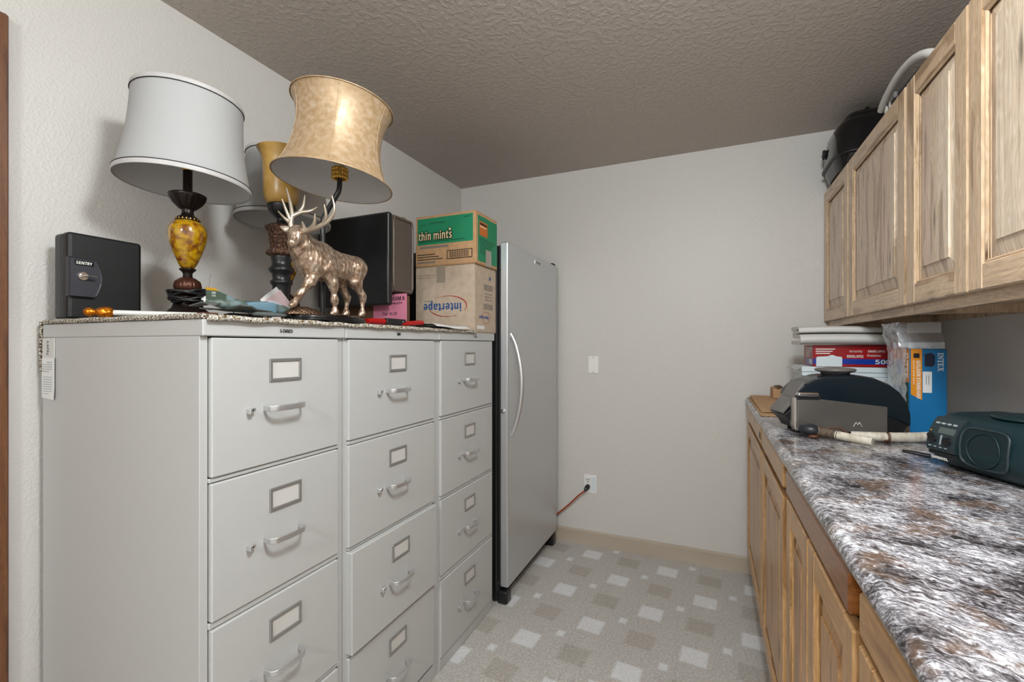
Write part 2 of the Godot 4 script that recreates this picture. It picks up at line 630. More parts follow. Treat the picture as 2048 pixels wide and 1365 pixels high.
func make_materials() -> void:
	var m: StandardMaterial3D
	var peel := grey_tex(1, 0.075, 512, 512, 2, 0, 0, 0.42, 0.75)
	var knock := grey_tex(2, 0.030, 1024, 1024, 4, 0, 0, 0.52, 0.62)
	var grain := grey_tex(3, 0.25, 256, 256, 2)
	m = mat("wall", Color(0.815, 0.80, 0.775), 0.46, 0, null, 0.45)
	m.uv1_world_triplanar = true
	relief(m, peel, 0.035)
	m = mat("ceiling", Color(0.745, 0.705, 0.67), 0.75, 0, null, 0.9)
	m.uv1_world_triplanar = true
	relief(m, knock, 0.13)
	var cp := carpet_tex()
	m = mat("carpet", Color(1, 1, 1), 0.95, 0, cp[0])
	relief(m, cp[1], 0.5)
	mat("baseboard", Color(1, 1, 1), 0.6, 0, ramp_tex(5, 0.02, 256, 64, [[0.0, Color(0.66, 0.60, 0.53)], [0.6, Color(0.72, 0.67, 0.60)], [1.0, Color(0.76, 0.71, 0.65)]], 3, 32, 64), 0.8)
	# woods
	var ws := wood_tex(31, true)
	var wp := wood_tex(47, false)
	m = mat("pale_panel", Color(1.0, 0.99, 0.98), 0.33, 0, ws); m.uv1_scale = Vector3(2, 1, 1)
	m = mat("pale_frame", Color(0.985, 0.95, 0.90), 0.30, 0, wp); m.uv1_scale = Vector3(2, 1, 1)
	m = mat("gold_panel", Color(0.93, 0.82, 0.66), 0.33, 0, ws); m.uv1_scale = Vector3(2, 1, 1)
	m = mat("gold_frame", Color(0.94, 0.82, 0.64), 0.30, 0, wp); m.uv1_scale = Vector3(2, 1, 1)
	m = mat("brown_front", Color(0.70, 0.50, 0.31), 0.22, 0, wp); m.uv1_scale = Vector3(2, 1, 1)
	m = mat("dark_trim", Color(0.52, 0.38, 0.28), 0.35, 0, wp); m.uv1_scale = Vector3(4, 1.4, 1)
	mat("cabinet_inside", Color(0.50, 0.39, 0.27), 0.6)
	mat("dark_knot", Color(0.16, 0.09, 0.05), 0.5)
	m = mat("granite", Color(1, 1, 1), 0.17, 0, granite_tex()); m.uv1_scale = Vector3(1 / 0.7, 1 / 1.4, 1)
	# metals and plastics
	mat("cabinet_paint", Color(0.735, 0.735, 0.725), 0.42)
	mat("cabinet_edge", Color(0.725, 0.725, 0.715), 0.42)
	mat("gap", Color(0.06, 0.06, 0.06), 0.8)
	var br := grey_tex(7, 0.2, 256, 256, 3, 256, 8)
	var bv := grey_tex(8, 0.2, 256, 256, 3, 8, 256)
	m = mat("aluminium", Color(0.80, 0.80, 0.80), 0.32, 0.75)
	mat("nickel", Color(0.60, 0.595, 0.58), 0.36, 0.55)
	mat("chrome", Color(0.86, 0.86, 0.87), 0.12, 1.0)
	m = mat("fridge_steel", Color(0.81, 0.815, 0.82), 0.36, 0.72, null, 0.3)
	m.anisotropy_enabled = true; m.anisotropy = 0.5
	relief(m, br, 0.002)
	m = mat("grill_steel", Color(0.66, 0.64, 0.615), 0.28, 0.85, null, 0.2)
	relief(m, bv, 0.002)
	mat("black_satin", Color(0.095, 0.095, 0.10), 0.35)
	mat("black_gloss", Color(0.07, 0.07, 0.075), 0.12)
	mat("black_matte", Color(0.11, 0.11, 0.115), 0.7)
	m = mat("safe_black", Color(0.035, 0.035, 0.038), 0.45, 0, null, 0.05)
	relief(m, grain, 0.02)
	m = mat("safe_grey", Color(0.23, 0.23, 0.24), 0.5, 0, null, 0.05)
	relief(m, grain, 0.02)
	mat("lock_plate", Color(0.20, 0.205, 0.23), 0.42)
	m = mat("radio_teal", Color(0.055, 0.155, 0.175), 0.42, 0, null, 0.04)
	relief(m, grain, 0.012)
	mat("radio_panel", Color(0.15, 0.20, 0.215), 0.35)
	mat("radio_mesh", Color(0.035, 0.12, 0.14), 0.6)
	mat("radio_screen", Color(0.33, 0.36, 0.35), 0.15)
	mat("grill_lid", Color(0.085, 0.125, 0.15), 0.2)
	mat("grill_panel", Color(0.40, 0.385, 0.37), 0.35)
	mat("dark_grey", Color(0.18, 0.175, 0.17), 0.45)
	mat("mid_grey", Color(0.45, 0.44, 0.43), 0.5)
	mat("white_plastic", Color(0.86, 0.86, 0.84), 0.35)
	mat("white_paper", Color(0.88, 0.88, 0.87), 0.7)
	mat("card_white", Color(0.84, 0.88, 0.89), 0.55)
	mat("soft_white", Color(0.80, 0.79, 0.77), 0.55)
	mat("card_insert", Color(0.80, 0.79, 0.77), 0.6)
	mat("ink", Color(0.06, 0.06, 0.06), 0.7)
	mat("faint_ink", Color(0.50, 0.46, 0.42), 0.8)
	mat("grey_ink", Color(0.45, 0.45, 0.46), 0.8)
	mat("white_ink", Color(0.88, 0.88, 0.86), 0.6)
	mat("light_grey_ink", Color(0.62, 0.66, 0.66), 0.6)
	mat("outlet_white", Color(0.93, 0.92, 0.90), 0.35)
	mat("orange_cord", Color(0.62, 0.22, 0.07), 0.5)
	m = mat("lamp_glow", Color(0.95, 0.93, 0.88), 0.4)
	m.emission_enabled = true; m.emission = Color(1.0, 0.95, 0.88); m.emission_energy_multiplier = 4.0
	# lamps
	var linen := grey_tex(9, 0.3, 256, 256, 2, 256, 12)
	m = mat("white_shade", Color(0.675, 0.675, 0.67), 0.75, 0, null, 0.12)
	m.backlight_enabled = true; m.backlight = Color(0.16, 0.155, 0.15)
	relief(m, linen, 0.012)
	mat("shade_trim", Color(0.74, 0.73, 0.72), 0.5)
	mat("trim_line", Color(0.16, 0.14, 0.14), 0.6)
	m = mat("shade_lining", Color(0.80, 0.80, 0.80), 0.7)
	m.backlight_enabled = true; m.backlight = Color(0.2, 0.17, 0.12)
	m = mat("tan_shade", Color(1, 1, 1), 0.42, 0.25, ramp_tex(51, 0.02, 512, 512, [[0.0, Color(0.62, 0.50, 0.34)], [0.45, Color(0.70, 0.59, 0.45)], [0.75, Color(0.74, 0.65, 0.54)], [1.0, Color(0.78, 0.71, 0.62)]], 5), 0.22)
	m.backlight_enabled = true; m.backlight = Color(0.32, 0.2, 0.08)
	relief(m, grey_tex(52, 0.06, 256, 256, 4, 256, 64), 0.03)
	m = mat("amber_glass", Color(0.80, 0.66, 0.40), 0.3)
	m.albedo_texture = ramp_tex(53, 0.012, 256, 256, [[0.0, Color(0.85, 0.78, 0.62)], [1.0, Color(1, 1, 1)]])
	m.uv1_triplanar = true; m.uv1_scale = Vector3(6, 6, 6)
	m.backlight_enabled = true; m.backlight = Color(0.3, 0.2, 0.06)
	m = mat("amber_marble", Color(1, 1, 1), 0.12, 0, ramp_tex(54, 0.011, 512, 512, [[0.0, Color(0.24, 0.09, 0.015)], [0.34, Color(0.42, 0.21, 0.02)], [0.46, Color(0.60, 0.40, 0.03)], [0.60, Color(0.70, 0.54, 0.03)], [0.8, Color(0.66, 0.54, 0.05)], [1.0, Color(0.46, 0.30, 0.03)]], 5), 0.16)
	m.clearcoat_enabled = true; m.clearcoat = 0.8; m.clearcoat_roughness = 0.05
	m = mat("bronze_dark", Color(0.10, 0.062, 0.05), 0.33, 0.3)
	m = mat("bronze_rubbed", Color(0.30, 0.165, 0.11), 0.35, 0.55)
	mat("brass", Color(0.85, 0.68, 0.32), 0.25, 0.8)
	m = mat("gilt", Color(0.80, 0.48, 0.12), 0.27, 0.85, null, 0.03)
	m = mat("carved_brown", Color(1, 1, 1), 0.4, 0.2, ramp_tex(55, 0.022, 256, 256, [[0.0, Color(0.08, 0.04, 0.025)], [0.5, Color(0.25, 0.14, 0.085)], [0.8, Color(0.50, 0.36, 0.24)], [1.0, Color(0.64, 0.52, 0.40)]], 4), 0.06)
	relief(m, grey_tex(56, 0.025, 256, 256, 3), 0.5)
	m.uv1_scale = Vector3.ONE / 0.06
	m = mat("statue_metal", Color(1, 1, 1), 0.27, 0.7, ramp_tex(57, 0.012, 512, 512, [[0.0, Color(0.46, 0.35, 0.27)], [0.4, Color(0.58, 0.48, 0.40)], [0.6, Color(0.69, 0.61, 0.53)], [1.0, Color(0.82, 0.76, 0.70)]], 3), 0.12)
	relief(m, grey_tex(58, 0.045, 512, 512, 3, 512, 170), 0.06)
	mat("antler_metal", Color(0.70, 0.65, 0.58), 0.3, 0.65)
	mat("rock_metal", Color(0.40, 0.31, 0.24), 0.35, 0.8)
	relief(mats["rock_metal"], grey_tex(59, 0.04, 256, 256, 3), 0.3)
	mats["rock_metal"].uv1_triplanar = true; mats["rock_metal"].uv1_scale = Vector3(12, 12, 12)
	# cloth, card, print
	m = mat("tapestry", Color(1, 1, 1), 0.95, 0, ramp_tex(61, 0.06, 256, 256, [[0.0, Color(0.12, 0.09, 0.07)], [0.36, Color(0.34, 0.25, 0.17)], [0.46, Color(0.45, 0.38, 0.20)], [0.52, Color(0.82, 0.80, 0.76)], [0.75, Color(0.86, 0.85, 0.82)], [1.0, Color(0.42, 0.30, 0.20)]], 3), 0.12)
	relief(m, grey_tex(62, 0.10, 256, 256, 2), 0.35)
	m = mat("braid", Color(1, 1, 1), 0.95, 0, ramp_tex(63, 0.05, 256, 256, [[0.0, Color(0.25, 0.18, 0.10)], [0.40, Color(0.46, 0.36, 0.20)], [0.5, Color(0.66, 0.58, 0.44)], [0.55, Color(0.86, 0.85, 0.82)], [1.0, Color(0.88, 0.87, 0.85)]], 3), 0.10)
	relief(m, grey_tex(64, 0.09, 256, 256, 2), 0.3)
	var cardn := ramp_tex(65, 0.03, 256, 256, [[0.0, Color(0.90, 0.89, 0.88)], [1.0, Color(1, 1, 1)]], 4)
	m = mat("cardboard", Color(0.76, 0.605, 0.44), 0.8, 0, cardn, 0.3)
	m = mat("cardboard_grey", Color(0.765, 0.69, 0.605), 0.8, 0, cardn, 0.3)
	m = mat("cardboard_brown", Color(0.42, 0.31, 0.22), 0.8, 0, cardn, 0.3)
	mat("print_green", Color(0.075, 0.50, 0.335), 0.6)
	mat("print_dark_green", Color(0.03, 0.20, 0.12), 0.7)
	mat("print_cream", Color(0.86, 0.80, 0.62), 0.6)
	mat("print_orange", Color(0.75, 0.40, 0.12), 0.6)
	mat("print_red", Color(0.64, 0.20, 0.13), 0.6)
	mat("print_blue", Color(0.10, 0.30, 0.52), 0.6)
	mat("tape", Color(0.60, 0.555, 0.49), 0.22)
	mat("pink_paper", Color(0.86, 0.52, 0.62), 0.7)
	mat("receipt_pink", Color(0.84, 0.74, 0.74), 0.7)
	mat("tool_red", Color(0.66, 0.03, 0.025), 0.3)
	mat("box_red", Color(0.60, 0.025, 0.05), 0.3)
	mat("box_pale_red", Color(0.60, 0.22, 0.24), 0.4)
	mat("box_blue", Color(0.04, 0.20, 0.58), 0.3)
	mat("teal_blue", Color(0.03, 0.42, 0.63), 0.4)
	mat("sticker_orange", Color(0.86, 0.54, 0.09), 0.4)
	mat("navy", Color(0.075, 0.09, 0.19), 0.6)
	mat("case_brown", Color(0.36, 0.315, 0.285), 0.6)
	relief(mats["case_brown"], grain, 0.04)
	mats["case_brown"].uv1_triplanar = true; mats["case_brown"].uv1_scale = Vector3(30, 30, 30)
	mat("case_rim", Color(0.38, 0.33, 0.29), 0.3)
	# aeroplane
	mat("camo", Color(1, 1, 1), 0.45, 0, ramp_tex(71, 0.012, 256, 256, [[0.0, Color(0.24, 0.29, 0.24)], [0.46, Color(0.26, 0.32, 0.27)], [0.49, Color(0.38, 0.44, 0.41)], [0.70, Color(0.41, 0.47, 0.45)], [0.73, Color(0.45, 0.53, 0.55)], [1.0, Color(0.45, 0.53, 0.56)]], 2), 0.16)
	mat("plane_blue", Color(0.40, 0.52, 0.58), 0.45)
	mat("plane_grey", Color(0.36, 0.38, 0.37), 0.45)
	mat("plane_nose", Color(0.10, 0.115, 0.14), 0.35)
	mat("plane_yellow", Color(0.70, 0.52, 0.05), 0.5)
	clear("canopy_clear", Color(0.8, 0.85, 0.9), 0.25)
	clear("bag_clear", Color(0.92, 0.93, 0.95), 0.16, 0.12)
	# antler tools
	mat("stone", Color(0.17, 0.185, 0.20), 0.4, 0, ramp_tex(81, 0.2, 128, 128, [[0.0, Color(0.75, 0.75, 0.75)], [1.0, Color(1, 1, 1)]]), 0.05)
	m = mat("sinew", Color(1, 1, 1), 0.6, 0, ramp_tex(82, 0.05, 128, 128, [[0.0, Color(0.16, 0.12, 0.09)], [0.5, Color(0.33, 0.27, 0.21)], [1.0, Color(0.52, 0.45, 0.37)]], 3, 128, 32), 0.04)
	m = mat("bone", Color(1, 1, 1), 0.5, 0, ramp_tex(83, 0.02, 256, 256, [[0.0, Color(0.66, 0.61, 0.52)], [0.6, Color(0.83, 0.80, 0.74)], [1.0, Color(0.87, 0.85, 0.81)]], 3, 256, 48), 0.1)
	mat("leather", Color(0.33, 0.19, 0.10), 0.6)
	mat("plant_green", Color(0.05, 0.24, 0.09), 0.5)
	mat("leaf_green", Color(0.22, 0.38, 0.14), 0.5)
	mat("pale_sky", Color(0.62, 0.60, 0.48), 0.5)


func rnd(a: float, b: float) -> float:
	return randf_range(a, b)


func _ready() -> void:
	seed(7)
	var cam := Camera3D.new()
	cam.name = "camera"
	cam.fov = rad_to_deg(2.0 * atan(682.5 / 905.0))
	cam.near = 0.02
	cam.position = Vector3(0, 1.27, 0)
	cam.rotation = Vector3(0, atan2(396.0, 905.0), 0)
	cam.projection = Camera3D.PROJECTION_FRUSTUM
	cam.size = 2.0 * 682.5 / 905.0 * cam.near
	cam.frustum_offset = Vector2(0, 7.5 / 905.0 * cam.near)
	add_child(cam)
	cam.make_current()
	var we := WorldEnvironment.new()
	we.name = "environment"
	var e := Environment.new()
	e.background_mode = Environment.BG_COLOR
	e.background_color = Color(0.02, 0.02, 0.02)
	e.tonemap_mode = Environment.TONE_MAPPER_LINEAR
	e.tonemap_exposure = 1.0
	e.sdfgi_enabled = true
	e.ssao_enabled = true
	e.ssil_enabled = true
	we.environment = e
	add_child(we)
	make_materials()
	ceiling_lamp(Vector3(0.12, CEIL, 0.40), 1.40, "round white glass ceiling light above the aisle by the cabinets")
	ceiling_lamp(Vector3(-0.30, CEIL, -1.5), 1.65, "round white glass ceiling light over the open end of the room")
	room()
	file_cabinets()
	fridge()
	base_cabinets()
	wall_cabinets()
	cabinet_top_things()
	counter_things()


const CEIL := 2.39
const WL := -1.635
const WR := 0.83
const WB := 2.83
const WF := -2.4


func ceiling_lamp(at: Vector3, energy: float, label: String) -> void:
	thing("ceiling_light", label, "ceiling light", at, "ceiling lights")
	part("mount_plate", MB.new().lathe([Vector2(0, 0), Vector2(0.15, 0), Vector2(0.15, -0.02), Vector2(0.14, -0.028), Vector2(0, -0.028)], at, 32), "white_plastic")
	part("stem", MB.new().lathe([Vector2(0.012, -0.02), Vector2(0.012, -0.07), Vector2(0, -0.07)], at, 16), "nickel")
	var pr := [Vector2(0, -0.062), Vector2(0.10, -0.066), Vector2(0.134, -0.078)]
	for i in 9:
		var t := PI / 2 * i / 8
		pr.append(Vector2(0.14 * cos(t), -0.09 - 0.125 * sin(t)))
	part("glass_bowl", MB.new().lathe(pr, at, 32), "lamp_glow")
	var l := AreaLight3D.new()
	l.name = "lamp_light"
	l.position = Vector3(0, -0.225, 0)
	l.rotation.x = -PI / 2
	l.area_size = Vector2(0.24, 0.24)
	l.light_color = Color(0.945, 0.975, 1.0)
	l.light_energy = energy * 0.6
	l.area_range = 12
	l.area_attenuation = 2
	l.shadow_enabled = true
	cur.add_child(l)
	var w := OmniLight3D.new()
	w.name = "bowl_light"
	w.position = Vector3(0, -0.135, 0)
	w.light_color = l.light_color
	w.light_energy = energy
	w.light_size = 0.12
	w.omni_range = 12
	w.omni_attenuation = 2
	w.shadow_enabled = true
	cur.add_child(w)


func room() -> void:
	var t := 0.1
	# floor with the carpet's repeat, turned five degrees
	var fl := MB.new()
	var ang := deg_to_rad(5.0)
	var q := []
	for p in [[WL - t, WF - t], [WR + t, WF - t], [WR + t, WB + t], [WL - t, WB + t]]:
		q.append(Vector3(p[0], 0, p[1]))
	var fuv := func(p: Vector3) -> Vector2:
		var d := Vector2(p.x + 0.651, p.z - 2.702)
		return Vector2(d.x * cos(ang) - d.y * sin(ang), d.x * sin(ang) + d.y * cos(ang)) / Vector2(0.4345, 0.444)
	fl.ftri(q[0], q[1], q[2], Vector3(0, -9, 0), fuv.call(q[0]), fuv.call(q[1]), fuv.call(q[2]))
	fl.ftri(q[0], q[2], q[3], Vector3(0, -9, 0), fuv.call(q[0]), fuv.call(q[2]), fuv.call(q[3]))
	fl.box(Vector3((WL + WR) / 2, -0.051, (WF + WB) / 2), Vector3(WR - WL + 2 * t, 0.1, WB - WF + 2 * t), 0)
	struct("floor", fl, "carpet")
	struct("ceiling", MB.new().box(Vector3((WL + WR) / 2, CEIL + 0.05, (WF + WB) / 2), Vector3(WR - WL + 2 * t, 0.1, WB - WF + 2 * t), 0), "ceiling")
	struct("wall_left", MB.new().box(Vector3(WL - 0.05, CEIL / 2, (WF + WB) / 2), Vector3(0.1, CEIL, WB - WF + 0.2), 0), "wall")
	struct("wall_right", MB.new().box(Vector3(WR + 0.05, CEIL / 2, (WF + WB) / 2), Vector3(0.1, CEIL, WB - WF + 0.2), 0), "wall")
	struct("wall_back", MB.new().box(Vector3((WL + WR) / 2, CEIL / 2, WB + 0.05), Vector3(WR - WL, CEIL, 0.1), 0), "wall")
	struct("wall_front", MB.new().box(Vector3((WL + WR) / 2, CEIL / 2, WF - 0.05), Vector3(WR - WL, CEIL, 0.1), 0), "wall")
	var bp := PackedVector2Array([Vector2(WB, 0), Vector2(WB - 0.014, 0), Vector2(WB - 0.014, 0.082), Vector2(WB - 0.006, 0.090), Vector2(WB, 0.090)])
	struct("baseboard_back", MB.new().prism(bp, 0, WL, 0.23), "baseboard")
	# door in the left wall, only the edge of its casing in view
	struct("door_1", MB.new().box(Vector3(WL + 0.006, 1.02, 0.06), Vector3(0.012, 2.04, 0.80), 0.001, 1), "dark_trim")
	for s in [[0.497, 0.077], [-0.377, 0.077]]:
		part("casing", MB.new().box(Vector3(WL + 0.011, 1.05, s[0]), Vector3(0.022, 2.10, s[1]), 0.004, 1), "dark_trim")
	part("casing", MB.new().box(Vector3(WL + 0.0105, 2.075, 0.06), Vector3(0.021, 0.07, 0.797), 0.004, 2), "dark_trim")
	part("knob", MB.new().ellipsoid(Vector3(WL + 0.045, 0.95, -0.25), Vector3(0.03, 0.028, 0.028)), "brass")
	# plates on the back wall
	thing("wall_plate", "blank white wall plate on the back wall right of the fridge", "wall plate", Vector3(-0.6755, 1.089, WB))
	part("plate", MB.new().box(Vector3(-0.6755, 1.143, WB - 0.003), Vector3(0.066, 0.109, 0.006), 0.002), "outlet_white")
	for y in [1.098, 1.188]:
		part("screw", MB.new().ellipsoid(Vector3(-0.6755, y, WB - 0.006), Vector3(0.003, 0.003, 0.0012), 10), "mid_grey")
	thing("outlet", "white power outlet with two-column cover low on the back wall", "outlet", Vector3(-0.695, 0.329, WB))
	part("plate", MB.new().box(Vector3(-0.695, 0.387, WB - 0.003), Vector3(0.080, 0.116, 0.006), 0.002), "outlet_white")
	var so := part("socket", MB.new().rbox(Vector3(-0.709, 0.411, WB - 0.006), Vector3(0.030, 0.034, 0.006), 0.0028), "white_plastic")
	for d in [Vector3(-0.006, 0.005, 0), Vector3(0.006, 0.005, 0), Vector3(0, -0.008, 0)]:
		part("slot", MB.new().box(Vector3(-0.709, 0.411, WB - 0.0092) + d, Vector3(0.003, 0.008, 0.001), 0), "ink", so)
	part("blank_insert", MB.new().box(Vector3(-0.675, 0.387, WB - 0.0065), Vector3(0.026, 0.092, 0.004), 0.001), "card_white")
	thing("extension_cord", "orange cord plugged into the low outlet and running behind the fridge", "cord", Vector3(-0.72, 0.36, WB - 0.02))
	var pth := spline([Vector3(-0.722, 0.350, WB - 0.042), Vector3(-0.76, 0.318, WB - 0.05), Vector3(-0.82, 0.255, WB - 0.045), Vector3(-0.917, 0.165, WB - 0.035), Vector3(-1.0, 0.10, WB - 0.03), Vector3(-1.1, 0.03, WB - 0.03), Vector3(-1.2, 0.006, WB - 0.03)], 5)
	part("cable", MB.new().tube(pth, 0.005, 8), "orange_cord")
	var pl := MB.new()
	pl.tube([Vector3(-0.709, 0.372, WB - 0.007), Vector3(-0.710, 0.370, WB - 0.024), Vector3(-0.713, 0.364, WB - 0.034), Vector3(-0.722, 0.350, WB - 0.044)], [0.014, 0.016, 0.013, 0.007], 12)
	part("plug", pl, "black_satin")


# points of a smooth curve through the given ones
func spline(p: Array, m := 6) -> Array:
	var out := []
	for i in p.size() - 1:
		var a: Vector3 = p[maxi(i - 1, 0)]
		var b: Vector3 = p[i]
		var c: Vector3 = p[i + 1]
		var d: Vector3 = p[mini(i + 2, p.size() - 1)]
		for k in m:
			out.append(b.cubic_interpolate(c, a, d, float(k) / m))
	out.append(p[-1])
	return out


func lerp_list(v: Array, count: int) -> Array:
	var out := []
	for i in count:
		var t := float(i) / (count - 1) * (v.size() - 1)
		var k := mini(int(t), v.size() - 2)
		out.append(lerpf(v[k], v[k + 1], t - k))
	return out


# ---------- filing cabinets ----------
func file_cabinets() -> void:
	var X := -0.956
	var back := -1.608
	var spec := [
		[0.5953, 0.9911, 0.6140, 0.9668, [1.2850, 0.9900, 0.9770, 0.6860, 0.6690, 0.3790, 0.3640, 0.0700], "nearest tan-grey filing cabinet with narrow drawers and a bare side panel", [0, 0, 0, 0]],
		[0.9925, 1.4766, 1.0055, 1.4460, [1.2848, 0.9920, 0.9770, 0.6810, 0.6690, 0.3730, 0.3600, 0.0680], "middle tan-grey filing cabinet whose third drawer stands slightly open", [0, 0, 0.012, 0]],
		[1.4780, 1.9650, 1.4945, 1.9420, [1.2858, 0.9910, 0.9760, 0.6800, 0.6640, 0.3720, 0.3500, 0.0530], "far tan-grey filing cabinet beside the fridge under the cardboard boxes", [0, 0, 0, 0]],
	]
	for i in 3:
		var s: Array = spec[i]
		var z0: float = s[0]
		var z1: float = s[1]
		var zc := (z0 + z1) / 2
		thing("filing_cabinet", s[5], "filing cabinet", Vector3((X + back) / 2, 0, zc), "tan-grey filing cabinets")
		var body := MB.new()
		var d := X - back
		body.box(Vector3((X + back) / 2 - 0.004, 0.644, z0 + 0.009), Vector3(d - 0.008, 1.288, 0.017), 0.001)
		body.box(Vector3((X + back) / 2 - 0.004, 0.644, z1 - 0.009), Vector3(d - 0.008, 1.288, 0.017), 0.001)
		body.box(Vector3(back + 0.005, 0.644, zc), Vector3(0.01, 1.288, z1 - z0 - 0.03), 0.001)
		body.box(Vector3(X - 0.011, 0.028, zc), Vector3(0.014, 0.052, z1 - z0 - 0.034), 0.001)
		var dr: Array = s[4]
		for k in 3:   # rails between drawers
			body.box(Vector3(X - 0.011, (dr[2 * k + 1] + dr[2 * k + 2]) / 2, zc), Vector3(0.016, dr[2 * k + 1] - dr[2 * k + 2] - 0.0042, z1 - z0 - 0.034), 0.0015)
		part("body", body, "cabinet_paint")
		part("recess", MB.new().box(Vector3(X - 0.03, 0.66, zc), Vector3(0.01, 1.24, z1 - z0 - 0.036), 0), "gap")
		part("lid", MB.new().box(Vector3((X + back) / 2 + 0.002, 1.3055, zc), Vector3(d + 0.004, 0.035, z1 - z0 - 0.0006), 0.0025), "cabinet_edge")
		for k in 4:
			var top: float = dr[2 * k]
			var bot: float = dr[2 * k + 1]
			var out: float = s[6][k]
			var cz: float = (s[2] + s[3]) / 2
			var face := MB.new().box(Vector3(X - 0.008 + out / 2, (top + bot) / 2, cz), Vector3(0.020 + out, top - bot, s[3] - s[2] - 0.002), 0.0022)
			var dw := part("drawer", face, "cabinet_paint")
			var fx := X + 0.002 + out
			drawer_fittings(dw, fx, top, cz)
		# badge on the lid
		var by := 1.3055
		var bx := X + 0.0045
		if i == 0:
			text("badge", "G-EMMED", Vector3(bx, by - 0.002, 0.795), Vector3(0, 0, 1), Vector3.UP, 0.036, 0.009, "dark_grey")
		elif i == 1:
			part("badge", MB.new().box(Vector3(bx, by, 1.232), Vector3(0.002, 0.009, 0.018), 0.0005), "dark_grey")
		else:
			part("badge", MB.new().box(Vector3(bx, by, 1.772), Vector3(0.002, 0.007, 0.030), 0.0005), "mid_grey")
			part("lock", MB.new().lathe([Vector2(0, 0.003), Vector2(0.005, 0.003), Vector2(0.006, 0), Vector2(0, 0)], Vector3.ZERO, 16), "nickel").transform = Transform3D(Basis(Vector3(0, 0, 1), -PI / 2), g(Vector3(bx - 0.001, by, 1.94)) - g(cur_base))
	# pad of calendar and note sheets stuck to the side of the nearest cabinet
	thing("note_pad", "white magnetic calendar and note pad on the side of the nearest filing cabinet", "note pad", Vector3(-1.57, 1.17, 0.5935))
	var zf := 0.5940
	part("backing", MB.new().box(Vector3(-1.573, 1.261, zf), Vector3(0.060, 0.052, 0.0016), 0), "soft_white")
	part("sheet", MB.new().sheet(func(u, v): return Vector3(-1.604 + 0.064 * u, 1.236 - 0.108 * v + 0.004 * (1 - u) * v, zf - 0.0014 - 0.006 * maxf(0, v - 0.7) * u), 6, 10, 0.0008, Vector3(0, 0, 1)), "white_paper")
	text("lettering", "Papa's", Vector3(-1.574, 1.262, zf - 0.001), Vector3(0, 1, 0), Vector3(-1, 0, 0), 0.036, 0.013, "grey_ink")
	var ln := MB.new()
	for k in 8:
		ln.box(Vector3(-1.574, 1.186 - 0.0062 * k, zf - 0.0022), Vector3(0.044, 0.0009, 0.0004), 0)
	for r in 5:
		for c in 7:
			if r == 0 and c < 3 or r == 4 and c > 4:
				continue
			ln.box(Vector3(-1.597 + 0.0072 * c, 1.224 - 0.0058 * r, zf - 0.0021), Vector3(0.0026, 0.0024, 0.0004), 0)
	part("print", ln, "grey_ink")


func drawer_fittings(dw: Node3D, fx: float, top: float, cz: float) -> void:
	var hy := top - 0.0755
	var hz := cz + 0.004
	var hw := 0.0905
	var hh := 0.055
	var fr := MB.new()
	for s in [-1, 1]:
		fr.box(Vector3(fx + 0.002, hy + s * (hh / 2 - 0.004), hz), Vector3(0.005, 0.008, hw), 0.0015)
		fr.box(Vector3(fx + 0.002, hy, hz + s * (hw / 2 - 0.004)), Vector3(0.0048, hh - 0.008, 0.008), 0.0015)
	part("label_holder", fr, "nickel", dw)
	part("label_card", MB.new().box(Vector3(fx + 0.0006, hy, hz), Vector3(0.0014, hh - 0.014, hw - 0.014), 0), "card_insert", dw)
	# bow handle of flat bar
	var y := top - 0.163
	var hc := cz - 0.007
	var pts := []
	var half := 0.048
	for p in [[-half, 0.0], [-half, 0.020], [-half + 0.006, 0.029], [-half + 0.016, 0.034], [0.0, 0.0365], [half - 0.016, 0.034], [half - 0.006, 0.029], [half, 0.020], [half, 0.0]]:
		pts.append(Vector3(fx + p[1], y, hc + p[0]))
	var path := spline(pts, 3)
	var rows := []
	for i in path.size():
		var a: Vector3 = path[maxi(i - 1, 0)]
		var b: Vector3 = path[mini(i + 1, path.size() - 1)]
		var t := (b - a).normalized()
		var o := t.cross(Vector3.UP) * 0.0017
		var u := Vector3.UP * 0.0068
		rows.append(PackedVector3Array([path[i] + o + u * 0.8, path[i] + o * 0.4 + u, path[i] - o * 0.4 + u, path[i] - o + u * 0.8, path[i] - o - u * 0.8, path[i] - o * 0.4 - u, path[i] + o * 0.4 - u, path[i] + o - u * 0.8]))
	part("handle", MB.new().grid(rows, true, true, true), "aluminium", dw)
	var la := MB.new()
	la.box(Vector3(fx + 0.007, y - 0.002, cz - 0.094), Vector3(0.014, 0.013, 0.010), 0.0015)
	la.box(Vector3(fx + 0.011, y + 0.0015, cz - 0.0895), Vector3(0.006, 0.008, 0.010), 0.0012)
	part("thumb_latch", la, "aluminium", dw)


